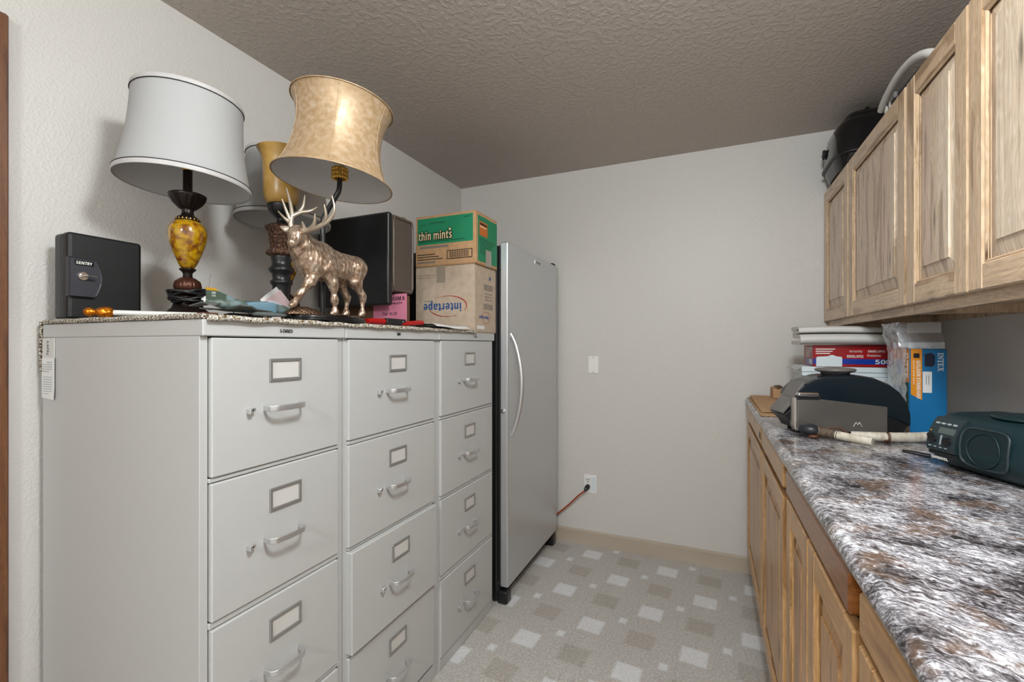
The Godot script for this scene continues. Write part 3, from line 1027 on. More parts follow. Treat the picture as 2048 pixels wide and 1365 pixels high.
func fridge() -> void:
	thing("fridge", "tall stainless steel upright fridge with bowed handle beyond the filing cabinets", "fridge", Vector3(-1.24, 0, 2.385))
	part("body", MB.new().box(Vector3(-1.265, 0.905, 2.385), Vector3(0.62, 1.71, 0.775), 0.006), "black_satin")
	part("gasket", MB.new().box(Vector3(-0.949, 0.93, 2.388), Vector3(0.014, 1.66, 0.74), 0.002), "black_matte")
	var door := part("door", MB.new().rbox(Vector3(-0.9215, 0.928, 2.39), Vector3(0.043, 1.69, 0.765), 0.007, 3), "fridge_steel")
	var pts := []
	for i in 13:
		var t := i / 12.0
		pts.append(Vector3(-0.901 + 0.058 * pow(sin(PI * t), 0.75), lerpf(0.822, 1.325, t), 2.047))
	part("handle", MB.new().tube(spline(pts, 2), lerp_list([0.010, 0.013, 0.0145, 0.013, 0.010], 25), 14), "aluminium", door)
	part("badge", MB.new().rbox(Vector3(-0.8995, 1.735, 2.425), Vector3(0.004, 0.022, 0.10), 0.0018), "aluminium", door)
	text("badge_text", "FRIGID", Vector3(-0.8972, 1.735, 2.425), Vector3(0, 0, 1), Vector3.UP, 0.07, 0.009, "dark_grey", door)
	var lk := MB.new()
	lk.tube([Vector3(-0.925, 0.945, 2.013), Vector3(-0.925, 0.945, 2.003)], 0.012, 18)
	lk.tube([Vector3(-0.925, 0.945, 2.004), Vector3(-0.925, 0.945, 2.000)], 0.007, 14)
	part("lock", lk, "chrome", door)
	part("hinge_cap", MB.new().rbox(Vector3(-0.93, 1.778, 2.735), Vector3(0.05, 0.014, 0.05), 0.005), "black_matte")
	part("kick_grille", MB.new().box(Vector3(-0.965, 0.046, 2.385), Vector3(0.03, 0.07, 0.76), 0.003), "black_matte")
	for z in [2.03, 2.735]:
		part("foot", MB.new().rbox(Vector3(-0.93, 0.034, z), Vector3(0.055, 0.066, 0.06), 0.012), "black_satin")
	for z in [2.05, 2.72]:
		part("rear_foot", MB.new().box(Vector3(-1.5, 0.026, z), Vector3(0.05, 0.052, 0.05), 0.003), "black_satin")


# ---------- wooden cabinets ----------
# a door facing -x at plane x0 (outer face); parts > stile, rail, panel
func raised_door(x0: float, z0: float, z1: float, y0: float, y1: float, frame: String, panel: String, fw := 0.058, called := "door") -> void:
	var th := 0.020
	var xc := x0 + th / 2
	var door := MeshInstance3D.new()
	var sl := MB.new()
	sl.box(Vector3(xc, (y0 + y1) / 2, z0 + fw / 2), Vector3(th, y1 - y0, fw), 0.0035, 1, Vector2(rnd(0, 3), rnd(0, 3)))
	door = part(called, sl, frame)
	part("stile", MB.new().box(Vector3(xc, (y0 + y1) / 2, z1 - fw / 2), Vector3(th, y1 - y0, fw), 0.0035, 1, Vector2(rnd(0, 3), rnd(0, 3))), frame, door)
	for y in [y0 + fw / 2, y1 - fw / 2]:
		part("rail", MB.new().box(Vector3(xc + 0.0003, y, (z0 + z1) / 2), Vector3(th - 0.0006, fw, z1 - z0 - 2 * fw + 0.004), 0.003, 2, Vector2(rnd(0, 3), rnd(0, 3))), frame, door)
	# ogee bead round the opening
	var bd := MB.new()
	for s in [0, 1]:
		var zz := z0 + fw + 0.003 if s == 0 else z1 - fw - 0.003
		bd.box(Vector3(x0 + 0.008, (y0 + y1) / 2, zz), Vector3(0.008, y1 - y0 - 2 * fw, 0.008), 0.003, 1)
		var yy := y0 + fw + 0.003 if s == 0 else y1 - fw - 0.003
		bd.box(Vector3(x0 + 0.008, yy, (z0 + z1) / 2), Vector3(0.008, 0.008, z1 - z0 - 2 * fw), 0.003, 2)
	part("bead", bd, frame, door)
	# the raised field with sloped margins
	var a0 := z0 + fw + 0.004
	var a1 := z1 - fw - 0.004
	var b0 := y0 + fw + 0.004
	var b1 := y1 - fw - 0.004
	var mg := minf(0.038, (a1 - a0) * 0.2)
	var off := Vector2(rnd(0, 3), rnd(0, 3))
	var pm := MB.new()
	var xo := x0 + 0.015
	var xi := x0 + 0.004
	var O := [Vector3(xo, b0, a0), Vector3(xo, b0, a1), Vector3(xo, b1, a1), Vector3(xo, b1, a0)]
	var L := [Vector3(xi + 0.003, b0 + mg, a0 + mg), Vector3(xi + 0.003, b0 + mg, a1 - mg), Vector3(xi + 0.003, b1 - mg, a1 - mg), Vector3(xi + 0.003, b1 - mg, a0 + mg)]
	var I := [Vector3(xi, b0 + mg, a0 + mg), Vector3(xi, b0 + mg, a1 - mg), Vector3(xi, b1 - mg, a1 - mg), Vector3(xi, b1 - mg, a0 + mg)]
	var tuv := func(p: Vector3) -> Vector2:
		return Vector2(p.z, -p.y) + off
	var inside := Vector3(x0 + 5.0, (y0 + y1) / 2, (z0 + z1) / 2)
	for pair in [[O, L], [L, I]]:
		for k in 4:
			var k2 := (k + 1) % 4
			var p := [pair[0][k], pair[0][k2], pair[1][k2], pair[1][k]]
			pm.ftri(p[0], p[1], p[2], inside, tuv.call(p[0]), tuv.call(p[1]), tuv.call(p[2]))
			pm.ftri(p[0], p[2], p[3], inside, tuv.call(p[0]), tuv.call(p[2]), tuv.call(p[3]))
	pm.ftri(I[0], I[1], I[2], inside, tuv.call(I[0]), tuv.call(I[1]), tuv.call(I[2]))
	pm.ftri(I[0], I[2], I[3], inside, tuv.call(I[0]), tuv.call(I[2]), tuv.call(I[3]))
	pm.box(Vector3(x0 + 0.017, (y0 + y1) / 2, (z0 + z1) / 2), Vector3(0.003, b1 - b0, a1 - a0), 0, 1, off)
	part("panel", pm, panel, door)


func wall_cabinets() -> void:
	var xf := 0.545      # outer face of the doors
	var xb := WR - 0.002
	var y0 := 1.362
	var y1 := 2.073
	var units := [
		[2.825, 2.368, [[2.818, 2.377]], "far wall cabinet with one narrow door against the back wall"],
		[2.3675, 1.742, [[2.360, 1.748]], "wall cabinet with one wide door under the black roaster"],
		[1.7415, 0.98, [[1.7355, 1.383], [1.377, 1.01]], "nearest wall cabinet with paired knotty wood doors"],
	]
	for u in units:
		var za: float = u[1]
		var zb: float = u[0]
		var zc := (za + zb) / 2
		thing("wall_cabinet", u[3], "wall cabinet", Vector3((xf + xb) / 2, y0, zc), "pale hickory wall cabinets")
		var body := MB.new()
		var xm := (xf + 0.04 + xb) / 2
		body.box(Vector3(xm, (y0 + y1) / 2, za + 0.009), Vector3(xb - xf - 0.04, y1 - y0, 0.017), 0.001, 1, Vector2(0.3, 0.1))
		body.box(Vector3(xm, (y0 + y1) / 2, zb - 0.009), Vector3(xb - xf - 0.04, y1 - y0, 0.017), 0.001, 1, Vector2(0.1, 0.4))
		body.box(Vector3(xm, y1 - 0.010, zc), Vector3(xb - xf - 0.04, 0.018, zb - za - 0.036), 0.001, 2)
		body.box(Vector3(xm, y0 + 0.029, zc), Vector3(xb - xf - 0.04, 0.012, zb - za - 0.036), 0.001, 2)
		body.box(Vector3(xb - 0.004, (y0 + y1) / 2, zc), Vector3(0.008, y1 - y0, zb - za - 0.036), 0, 1)
		part("body", body, "pale_frame")
		var ff := MB.new()
		ff.box(Vector3(xf + 0.030, y0 + 0.020, zc), Vector3(0.019, 0.040, zb - za - 0.001), 0.001, 2, Vector2(rnd(0, 3), rnd(0, 3)))
		ff.box(Vector3(xf + 0.030, y1 - 0.020, zc), Vector3(0.019, 0.040, zb - za - 0.001), 0.001, 2, Vector2(rnd(0, 3), rnd(0, 3)))
		for z in [za + 0.02, zb - 0.02]:
			ff.box(Vector3(xf + 0.030, (y0 + y1) / 2, z), Vector3(0.019, y1 - y0 - 0.08, 0.039), 0.001, 1, Vector2(rnd(0, 3), rnd(0, 3)))
		part("face_frame", ff, "pale_frame")
		for d in u[2]:
			raised_door(xf, d[1], d[0], 1.391, 2.060, "pale_frame", "pale_panel")


func base_cabinets() -> void:
	var xf := 0.186
	var xb := WR - 0.002
	var units := [
		[2.826, 1.432, [[2.78, 2.05], [2.02, 1.462]], [[2.78, 2.05], [2.02, 1.462]], "far base cabinet by the back wall with a dark slot in its drawer"],
		[1.431, 0.776, [[1.395, 1.118], [1.108, 0.785]], [[1.405, 0.806]], "base cabinet with two doors under one wide drawer front"],
		[0.775, 0.02, [[0.758, 0.41], [0.402, 0.05]], [[0.756, 0.05]], "nearest base cabinet under the near end of the worktop"],
	]
	for i in 3:
		var u: Array = units[i]
		var za: float = u[1]
		var zb: float = u[0]
		var zc := (za + zb) / 2
		thing("base_cabinet", u[4], "base cabinet", Vector3((xf + xb) / 2, 0, zc), "hickory base cabinets")
		var body := MB.new()
		var xm := (xf + 0.03 + xb) / 2
		for z in [za + 0.009, zb - 0.009]:
			body.box(Vector3(xm, 0.52, z), Vector3(xb - xf - 0.03, 0.838, 0.017), 0.001, 1)
		body.box(Vector3(xm, 0.11, zc), Vector3(xb - xf - 0.03, 0.018, zb - za - 0.036), 0, 2)
		body.box(Vector3(xb - 0.004, 0.52, zc), Vector3(0.008, 0.83, zb - za - 0.036), 0, 1)
		part("body", body, "gold_frame")
		part("plinth", MB.new().box(Vector3((xf + 0.09 + xb) / 2, 0.05, zc), Vector3(xb - xf - 0.09, 0.10, zb - za - 0.002), 0.001, 2), "gold_frame")
		var ff := MB.new()
		var xm2 := xf + 0.030
		for y in [[0.90, 0.076], [0.852, 0.018], [0.118, 0.034]]:
			ff.box(Vector3(xm2, y[0], zc), Vector3(0.019, y[1], zb - za - 0.001), 0.001, 2, Vector2(rnd(0, 3), rnd(0, 3)))
		for z in [za + 0.02, zb - 0.02]:
			ff.box(Vector3(xm2, 0.50, z), Vector3(0.0192, 0.73, 0.039), 0.001, 1, Vector2(rnd(0, 3), rnd(0, 3)))
		part("face_frame", ff, "brown_front")
		for d in u[2]:
			raised_door(xf, d[1], d[0], 0.135, 0.845 if i == 0 else 0.862, "gold_frame", "gold_panel")
		for d in u[3]:
			var fm: String = "gold_frame" if i != 1 else "brown_front"
			var dw := part("drawer", MB.new().box(Vector3(xf + 0.010, 0.904, (d[0] + d[1]) / 2), Vector3(0.020, 0.062 if i else 0.068, d[0] - d[1]), 0.004, 2, Vector2(rnd(0, 3), rnd(0, 3))), fm)
			if i == 0 and d[0] > 2.5:
				part("slot", MB.new().rbox(Vector3(xf + 0.0008, 0.902, 2.09), Vector3(0.004, 0.026, 0.05), 0.0018), "dark_knot", dw)
	# worktop with a rolled front edge
	thing("countertop", "grey and white granite-pattern laminate worktop over the base cabinets", "countertop", Vector3(0.5, 0.94, 1.4))
	var pf := PackedVector2Array()
	var ct := 0.9775
	pf.append(Vector2(WR - 0.003, 0.9395)); pf.append(Vector2(WR - 0.003, ct))
	pf.append(Vector2(0.50, ct)); pf.append(Vector2(0.30, ct)); pf.append(Vector2(0.25, ct)); pf.append(Vector2(0.216, ct))
	for k in 11:
		var t := PI * k / 10
		pf.append(Vector2(0.198 - 0.019 * sin(t), ct - 0.019 + 0.019 * cos(t)))
	pf.append(Vector2(0.215, 0.9395))
	var rows := []
	var uvs := []
	for z in [0.0, 0.5, 1.0, 1.5, 2.0, 2.827]:
		var row := PackedVector3Array()
		var ur := PackedVector2Array()
		var d := 0.0
		for k in pf.size() + 1:
			var p := pf[k % pf.size()]
			if k > 0:
				d += p.distance_to(pf[k - 1])
			if k < pf.size():
				row.append(Vector3(p.x, p.y, z))
			ur.append(Vector2(-d, -z))
		rows.append(row); uvs.append(ur)
	part("slab", MB.new().grid(rows, true, true, true, uvs), "granite")


const TOP := 1.335      # upper face of the runner on the filing cabinets


# rotation that lowers the right-hand side, seen along the level direction v
func lean(c: Vector3, v: Vector3, deg: float) -> Transform3D:
	var f := Vector3(v.x, 0, v.z).normalized()
	var r := Vector3(f.z, 0, -f.x)
	var a := deg_to_rad(deg)
	var cols := []
	for ax in [Vector3.RIGHT, Vector3.UP, Vector3(0, 0, 1)]:
		var pr: float = ax.dot(r)
		var py: float = ax.y
		cols.append(f * ax.dot(f) + r * (pr * cos(a) + py * sin(a)) + Vector3.UP * (py * cos(a) - pr * sin(a)))
	var b := Basis(cols[0], cols[1], cols[2])
	return Transform3D(b, c - b * c)


# lampshade wall: outer profile list of (r, y), open at both ends
func shade(prof: Array, c: Vector3, xf: Transform3D, outer: String, lining: String, trim: String, rim: float, panels := 0, a0 := 0.0) -> Node3D:
	var fac := func(a: float, k: float) -> float:      # panels a little flatter than the round
		if panels == 0:
			return 1.0
		var w := PI / panels
		var q := fposmod(a - a0, 2.0 * w) - w
		return lerpf(1.0, cos(w) / cos(q), k)
	var o := MB.new()
	o.xf = xf
	var pr := []
	for p in prof:
		pr.append(p)
	for i in prof.size():
		var p: Vector2 = prof[prof.size() - 1 - i]
		pr.append(Vector2(p.x - 0.0012, p.y))
	pr.append(prof[0])
	var rows := []
	for p in pr:
		var row := PackedVector3Array()
		var tt: float = (p.y - prof[0].y) / (prof[-1].y - prof[0].y)
		for k in 72:
			var a := TAU * k / 72
			var r: float = p.x * fac.call(a, 0.42 * pow(sin(PI * clampf(tt, 0.0, 1.0)), 0.6))
			row.append(c + Vector3(r * cos(a), p.y, r * sin(a)))
		rows.append(row)
	var sh := part("lamp_shade", o.grid(rows, true, false, false), outer)
	var li := MB.new()
	li.xf = xf
	rows = []
	for q in [0.0022, 0.0030]:
		var seq := prof.duplicate()
		if q > 0.0025:
			seq.reverse()
		for p in seq:
			var row := PackedVector3Array()
			var tt: float = (p.y - prof[0].y) / (prof[-1].y - prof[0].y)
			for k in 72:
				var a := TAU * k / 72
				var r: float = p.x * fac.call(a, 0.42 * pow(sin(PI * clampf(tt, 0.0, 1.0)), 0.6)) - q
				row.append(c + Vector3(r * cos(a), p.y + 0.0005, r * sin(a)))
			rows.append(row)
	rows.append(rows[0])
	part("lining", li.grid(rows, true, false, false), lining, sh)
	for e in [0, prof.size() - 1]:
		var t := MB.new()
		t.xf = xf
		var ring := []
		for k in 72:
			var a := TAU * k / 72
			var r: float = prof[e].x + 0.0004
			ring.append(c + Vector3(r * cos(a), prof[e].y + (rim * 0.6 if e == 0 else -rim * 0.6), r * sin(a)))
		# flat band
		var br := []
		for d in [Vector2(0.0006, -rim), Vector2(0.0018, -rim * 0.7), Vector2(0.0018, rim * 0.7), Vector2(0.0006, rim), Vector2(-0.0008, rim), Vector2(-0.0008, -rim), Vector2(0.0006, -rim)]:
			var row := PackedVector3Array()
			for k in 72:
				var p: Vector3 = ring[k]
				var out := Vector3(cos(TAU * k / 72), 0, sin(TAU * k / 72))
				row.append(p + out * d.x + Vector3.UP * d.y)
			br.append(row)
		part("trim_band", t.grid(br, true, false, false), trim, sh)
		if rim > 0.004:
			var dl := MB.new()
			dl.xf = xf
			var lr := []
			for k in 72:
				var out := Vector3(cos(TAU * k / 72), 0, sin(TAU * k / 72))
				lr.append(ring[k] + out * 0.0012 + Vector3.UP * (rim * (1.05 if e == 0 else -1.05)))
			part("piping", dl.tube(lr, 0.0013, 6, true), "trim_line", sh)
	# spider across the top
	var sp := MB.new()
	sp.xf = xf
	var yt: float = prof[-1].y - 0.012
	for k in 3:
		var a := TAU * k / 3 + 0.4
		sp.tube([c + Vector3(0, yt - 0.01, 0), c + Vector3((prof[-1].x - 0.002) * cos(a), yt, (prof[-1].x - 0.002) * sin(a))], 0.0016, 6)
	part("spider", sp, "brass", sh)
	return sh


func urn_lamp(x: float, z: float, label: String, deg: float, extras: bool) -> void:
	var b := Vector3(x, TOP, z)
	thing("table_lamp", label, "lamp", b, "matching urn lamps")
	var foot := MB.new()
	# four-sided plinth on splayed feet
	var rows := []
	for p in [[0.030, 0.072], [0.036, 0.070], [0.036, 0.066], [0.026, 0.060], [0.032, 0.040], [0.050, 0.020], [0.056, 0.012], [0.056, 0.004]]:
		var row := PackedVector3Array()
		for k in 32:
			var a := TAU * k / 32
			var q := pow(pow(absf(cos(a)), 5.0) + pow(absf(sin(a)), 5.0), -0.2)
			row.append(b + Vector3(p[0] * q * cos(a), p[1], p[0] * q * sin(a)))
		rows.append(row)
	foot.grid(rows, true, true, true)
	for s in [[-1, -1], [1, -1], [1, 1], [-1, 1]]:
		foot.rbox(b + Vector3(s[0] * 0.047, 0.004, s[1] * 0.047), Vector3(0.022, 0.008, 0.022), 0.003)
	part("base", foot, "bronze_dark")
	var fl := func(a: float, r: float, y: float) -> float:
		return r * (1.0 - 0.055 * absf(sin(a * 11.0)))
	part("gadroon", MB.new().lathe([Vector2(0.013, 0.072), Vector2(0.020, 0.078), Vector2(0.031, 0.088), Vector2(0.034, 0.100), Vector2(0.031, 0.114), Vector2(0.020, 0.123), Vector2(0.012, 0.127)], b, 88, fl), "bronze_rubbed")
	part("collar", MB.new().lathe([Vector2(0.008, 0.120), Vector2(0.012, 0.126), Vector2(0.011, 0.136), Vector2(0.014, 0.142), Vector2(0.020, 0.147), Vector2(0.021, 0.150), Vector2(0.013, 0.153)], b, 32), "bronze_dark")
	part("urn", MB.new().lathe([Vector2(0.010, 0.150), Vector2(0.017, 0.154), Vector2(0.024, 0.168), Vector2(0.035, 0.196), Vector2(0.044, 0.224), Vector2(0.0475, 0.246), Vector2(0.046, 0.264), Vector2(0.040, 0.277), Vector2(0.030, 0.285), Vector2(0.020, 0.287)], b, 48), "amber_marble")
	part("neck", MB.new().lathe([Vector2(0.022, 0.283), Vector2(0.030, 0.285), Vector2(0.031, 0.290), Vector2(0.025, 0.297), Vector2(0.017, 0.301), Vector2(0.014, 0.312), Vector2(0.016, 0.320)], b, 32), "bronze_dark")
	var bd := MB.new()
	for k in 20:
		var a := TAU * k / 20
		bd.ellipsoid(b + Vector3(0.0285 * cos(a), 0.2895, 0.0285 * sin(a)), Vector3(0.003, 0.0036, 0.003), 8)
	part("bead_ring", bd, "brass")
	part("dish", MB.new().lathe([Vector2(0.012, 0.316), Vector2(0.022, 0.322), Vector2(0.036, 0.336), Vector2(0.043, 0.348), Vector2(0.045, 0.354), Vector2(0.046, 0.360), Vector2(0.043, 0.362), Vector2(0.010, 0.358)], b, 72, func(a, r, y): return r * (1.0 - (0.06 * absf(sin(a * 9.0)) if y > 0.318 and y < 0.350 else 0.0))), "bronze_dark")
	part("stem", MB.new().lathe([Vector2(0.0115, 0.355), Vector2(0.0115, 0.43), Vector2(0.009, 0.433), Vector2(0.0, 0.433)], b, 20), "bronze_dark")
	part("socket", MB.new().lathe([Vector2(0.010, 0.430), Vector2(0.016, 0.436), Vector2(0.016, 0.472), Vector2(0.0, 0.474)], b, 20), "brass")
	part("bulb", MB.new().lathe([Vector2(0.010, 0.472), Vector2(0.014, 0.482), Vector2(0.026, 0.505), Vector2(0.029, 0.522), Vector2(0.024, 0.540), Vector2(0.012, 0.550), Vector2(0.0, 0.552)], b, 20), "soft_white")
	var hp := MB.new()
	for s in [-1, 1]:
		hp.tube(spline([b + Vector3(0.017 * s, 0.445, 0), b + Vector3(0.045 * s, 0.50, 0), b + Vector3(0.045 * s, 0.56, 0), b + Vector3(0.014 * s, 0.605, 0), b + Vector3(0, 0.612, 0)], 4), 0.0016, 6)
	part("harp", hp, "brass")
	var xf := lean(b + Vector3(0, 0.49, 0), b, deg)
	var prof := []
	for i in 13:
		var t := i / 12.0
		prof.append(Vector2(lerpf(0.160, 0.132, t) - 0.0075 * sin(PI * t), 0.388 + 0.242 * t))
	shade(prof, b, xf, "white_shade", "shade_lining", "shade_trim", 0.0065)
	# flex wound round the foot
	var wire := []
	for k in 150:
		var a := TAU * k / 22.0
		wire.append(b + Vector3((0.042 + 0.006 * sin(k * 0.37)) * cos(a), 0.074 + 0.016 * sin(k * 0.21) + 0.004 * sin(a), (0.042 + 0.006 * sin(k * 0.37)) * sin(a)))
	part("flex", MB.new().tube(wire, 0.0034, 6), "black_satin")
	if extras:
		var tg := MB.new()
		tg.xf = Transform3D(Basis(Vector3(0.51, -0.12, 0.85).normalized(), Vector3(0.05, 0.99, 0.10).normalized(), Vector3(-0.86, 0, 0.51)), b + Vector3(0.050, 0.062, 0.020))
		part("flex_tag", tg.box(Vector3.ZERO, Vector3(0.024, 0.022, 0.0006), 0), "white_paper")


# surface of a set of tapered bones, as surface nets. bones: [a, b, ra, rb]
func bones_mesh(bones: Array, cell: float, k: float, ns: FastNoiseLite, amp: float) -> MB:
	var lo := Vector3.ONE * 99
	var hi := -lo
	for b in bones:
		var r: float = maxf(b[2], b[3]) + 0.012
		lo = lo.min(b[0] - Vector3.ONE * r).min(b[1] - Vector3.ONE * r)
		hi = hi.max(b[0] + Vector3.ONE * r).max(b[1] + Vector3.ONE * r)
	var nx := int((hi.x - lo.x) / cell) + 2
	var ny := int((hi.y - lo.y) / cell) + 2
	var nn := int((hi.z - lo.z) / cell) + 2
	var f := PackedFloat32Array()
	f.resize(nx * ny * nn)
	for b in bones:
		var A: Vector3 = b[0]
		var ab: Vector3 = b[1] - A
		var l2 := maxf(ab.length_squared(), 1e-9)
		var r: float = maxf(b[2], b[3]) + 0.010
		var p0 := (A.min(b[1]) - Vector3.ONE * r - lo) / cell
		var p1 := (A.max(b[1]) + Vector3.ONE * r - lo) / cell
		for z in range(maxi(0, int(p0.z)), mini(nn, int(p1.z) + 2)):
			for y in range(maxi(0, int(p0.y)), mini(ny, int(p1.y) + 2)):
				var row := (z * ny + y) * nx
				for x in range(maxi(0, int(p0.x)), mini(nx, int(p1.x) + 2)):
					var p := lo + Vector3(x, y, z) * cell
					var t := clampf((p - A).dot(ab) / l2, 0.0, 1.0)
					var d := p.distance_to(A + ab * t) - lerpf(b[2], b[3], t)
					if d < 0.010:
						f[row + x] += exp(-k * maxf(d, -0.02))
	if ns:
		for i in f.size():
			if f[i] > 0.05 and f[i] < 20.0:
				var x := i % nx
				var y := (i / nx) % ny
				var z := i / (nx * ny)
				f[i] *= exp(k * amp * ns.get_noise_3d(x * cell * 1000.0, y * cell * 330.0, z * cell * 1000.0))
	var vid := PackedInt32Array()
	vid.resize(f.size())
	vid.fill(-1)
	var pts := PackedVector3Array()
	var off := []
	for c in 8:
		off.append(((c >> 2) * ny + ((c >> 1) & 1)) * nx + (c & 1))
	var edges := [[0, 1], [2, 3], [4, 5], [6, 7], [0, 2], [1, 3], [4, 6], [5, 7], [0, 4], [1, 5], [2, 6], [3, 7]]
	for z in nn - 1:
		for y in ny - 1:
			for x in nx - 1:
				var i := (z * ny + y) * nx + x
				var inside := 0
				for c in 8:
					if f[i + off[c]] > 1.0:
						inside += 1
				if inside == 0 or inside == 8:
					continue
				var s := Vector3.ZERO
				var m := 0
				for e in edges:
					var va := f[i + off[e[0]]]
					var vb := f[i + off[e[1]]]
					if (va > 1.0) != (vb > 1.0):
						var la := log(maxf(va, 1e-3))
						var lb := log(maxf(vb, 1e-3))
						var t := la / (la - lb)
						var ca := Vector3(e[0] & 1, (e[0] >> 1) & 1, e[0] >> 2)
						var cb := Vector3(e[1] & 1, (e[1] >> 1) & 1, e[1] >> 2)
						s += ca.lerp(cb, t)
						m += 1
				vid[i] = pts.size()
				pts.append(lo + (Vector3(x, y, z) + s / m) * cell)
	var quads := PackedInt32Array()
	var st := [1, nx, nx * ny]
	for z in range(1, nn - 1):
		for y in range(1, ny - 1):
			for x in range(1, nx - 1):
				var i := (z * ny + y) * nx + x
				var a := f[i] > 1.0
				for ax in 3:
					var b := f[i + st[ax]] > 1.0
					if a == b:
						continue
					var u: int = st[(ax + 1) % 3]
					var v: int = st[(ax + 2) % 3]
					var q := [vid[i], vid[i - u], vid[i - u - v], vid[i - v]]
					if q.min() < 0:
						continue
					if not a:
						q.reverse()
					quads.append_array(q)
	var nrm := PackedVector3Array()
	nrm.resize(pts.size())
	for qi in quads.size() / 4:
		var q := quads.slice(qi * 4, qi * 4 + 4)
		var n := (pts[q[2]] - pts[q[0]]).cross(pts[q[3]] - pts[q[1]])
		for w in q:
			nrm[w] += n
	var mb := MB.new()
	for qi in quads.size() / 4:
		for w in [0, 1, 2, 0, 2, 3]:
			var j: int = quads[qi * 4 + w]
			mb.put(pts[j], nrm[j].normalized(), Vector2.ZERO)
	return mb


func elk_lamp() -> void:
	var O := Vector3(-0.993, TOP + 0.018, 0.974)
	var b := Vector3(-1.0, TOP, 0.976)
	thing("elk_lamp", "bull elk statue table lamp with a tilted tan parchment shade", "lamp", b)
	var F := Vector3(-0.12, 0, -0.99)
	var W := Vector3(0.99, 0, -0.12)
	var E := func(u: float, y: float, w: float) -> Vector3:
		return O + F * u + Vector3.UP * y * 1.05 + W * w
	# two-step oval foot
	var rows := []
	for p in [[0.0, 0.95], [0.003, 1.0], [0.006, 1.0], [0.008, 0.955], [0.009, 0.92], [0.010, 0.93], [0.014, 0.93], [0.016, 0.89]]:
		var row := PackedVector3Array()
		for k in 48:
			var a := TAU * k / 48
			row.append(b + Vector3(0, p[0], 0.004) + F * (0.124 * p[1] * cos(a)) + W * (0.062 * p[1] * sin(a)))
		rows.append(row)
	part("base", MB.new().grid(rows, true, true, true), "black_gloss")
	# rocky ground
	var rk := MB.new()
	rows = []
	var rn := FastNoiseLite.new()
	rn.seed = 5; rn.frequency = 0.06
	for i in 9:
		var t := i / 8.0
		var row := PackedVector3Array()
		for k in 20:
			var a := TAU * k / 20
			var r := 0.004 + 0.024 * pow(sin(PI * clampf(t * 0.94 + 0.04, 0, 1)), 0.8)
			var p: Vector3 = E.call(0.125 - 0.115 * t, -0.002 + maxf(0.0, sin(a)) * r * (0.95 - 0.35 * t), -0.012 + cos(a) * r * 1.1)
			row.append(p + Vector3.UP * rn.get_noise_3d(p.x * 2000, p.y * 2000, p.z * 2000) * 0.003)
		rows.append(row)
	rk.grid(rows, true, true, true)
	rk.ellipsoid(E.call(-0.005, 0.0, 0.022), Vector3(0.03, 0.004, 0.034), 20)
	rk.ellipsoid(E.call(-0.085, 0.0, 0.0), Vector3(0.03, 0.005, 0.03), 20)
	part("rock", rk, "rock_metal")
	var B := []
	var add := func(a: Array, c: Array, ra: float, rb: float) -> void:
		B.append([E.call(a[0], a[1], a[2]), E.call(c[0], c[1], c[2]), ra, rb])
	# trunk
	add.call([-0.078, 0.136, 0], [-0.030, 0.132, 0], 0.036, 0.035)
	add.call([-0.030, 0.130, 0], [0.030, 0.134, 0], 0.036, 0.042)
	add.call([-0.088, 0.150, 0], [-0.05, 0.152, 0], 0.022, 0.020)
	add.call([-0.05, 0.153, 0], [0.03, 0.168, 0], 0.019, 0.024)
	add.call([0.030, 0.134, 0], [0.068, 0.134, 0.003], 0.043, 0.040)
	add.call([0.028, 0.168, 0], [0.060, 0.168, 0.004], 0.024, 0.030)
	# neck and mane
	add.call([0.062, 0.148, 0.004], [0.098, 0.176, 0.012], 0.040, 0.029)
	add.call([0.080, 0.130, 0.005], [0.108, 0.156, 0.014], 0.029, 0.022)
	add.call([0.098, 0.178, 0.012], [0.112, 0.197, 0.017], 0.027, 0.021)
	# head turned to the aisle
	add.call([0.112, 0.197, 0.018], [0.126, 0.190, 0.030], 0.0195, 0.0155)
	add.call([0.126, 0.190, 0.030], [0.145, 0.168, 0.041], 0.0130, 0.0085)
	add.call([0.126, 0.180, 0.032], [0.143, 0.163, 0.040], 0.010, 0.0070)
	for s in [-1.0, 1.0]:      # brow and cheek
		add.call([0.121 + 0.010 * s * -0.6, 0.199, 0.027 + 0.010 * s * 0.8], [0.128 - 0.006 * s, 0.193, 0.033 + 0.008 * s], 0.006, 0.005)
	# near fore leg (on the rock), far fore leg upright
	add.call([0.060, 0.115, 0.018], [0.078, 0.082, 0.020], 0.024, 0.0135)
	add.call([0.078, 0.082, 0.020], [0.104, 0.046, 0.010], 0.0115, 0.0075)
	add.call([0.104, 0.046, 0.010], [0.112, 0.024, 0.002], 0.0072, 0.0055)
	add.call([0.112, 0.026, 0.002], [0.120, 0.019, 0.001], 0.0065, 0.0055)
	add.call([0.030, 0.118, 0.026], [0.012, 0.082, 0.030], 0.024, 0.0135)
	add.call([0.012, 0.082, 0.030], [0.006, 0.040, 0.028], 0.0105, 0.0072)
	add.call([0.006, 0.040, 0.028], [0.004, 0.010, 0.026], 0.0068, 0.0055)
	add.call([0.004, 0.008, 0.026], [0.014, 0.003, 0.027], 0.0072, 0.0055)
	# hind legs: thigh, hock, shank, hoof
	for s in [[0.020, -0.010], [-0.020, 0.016]]:
		var w: float = s[0]
		var u: float = s[1]
		add.call([-0.078 + u * 0.3, 0.136, w * 0.8], [-0.062 + u, 0.098, w], 0.031, 0.018)
		add.call([-0.062 + u, 0.098, w], [-0.092 + u, 0.058, w], 0.0150, 0.0080)
		add.call([-0.092 + u, 0.060, w], [-0.089 + u, 0.012, w], 0.0074, 0.0052)
		add.call([-0.089 + u, 0.009, w], [-0.080 + u, 0.004, w], 0.0070, 0.0055)
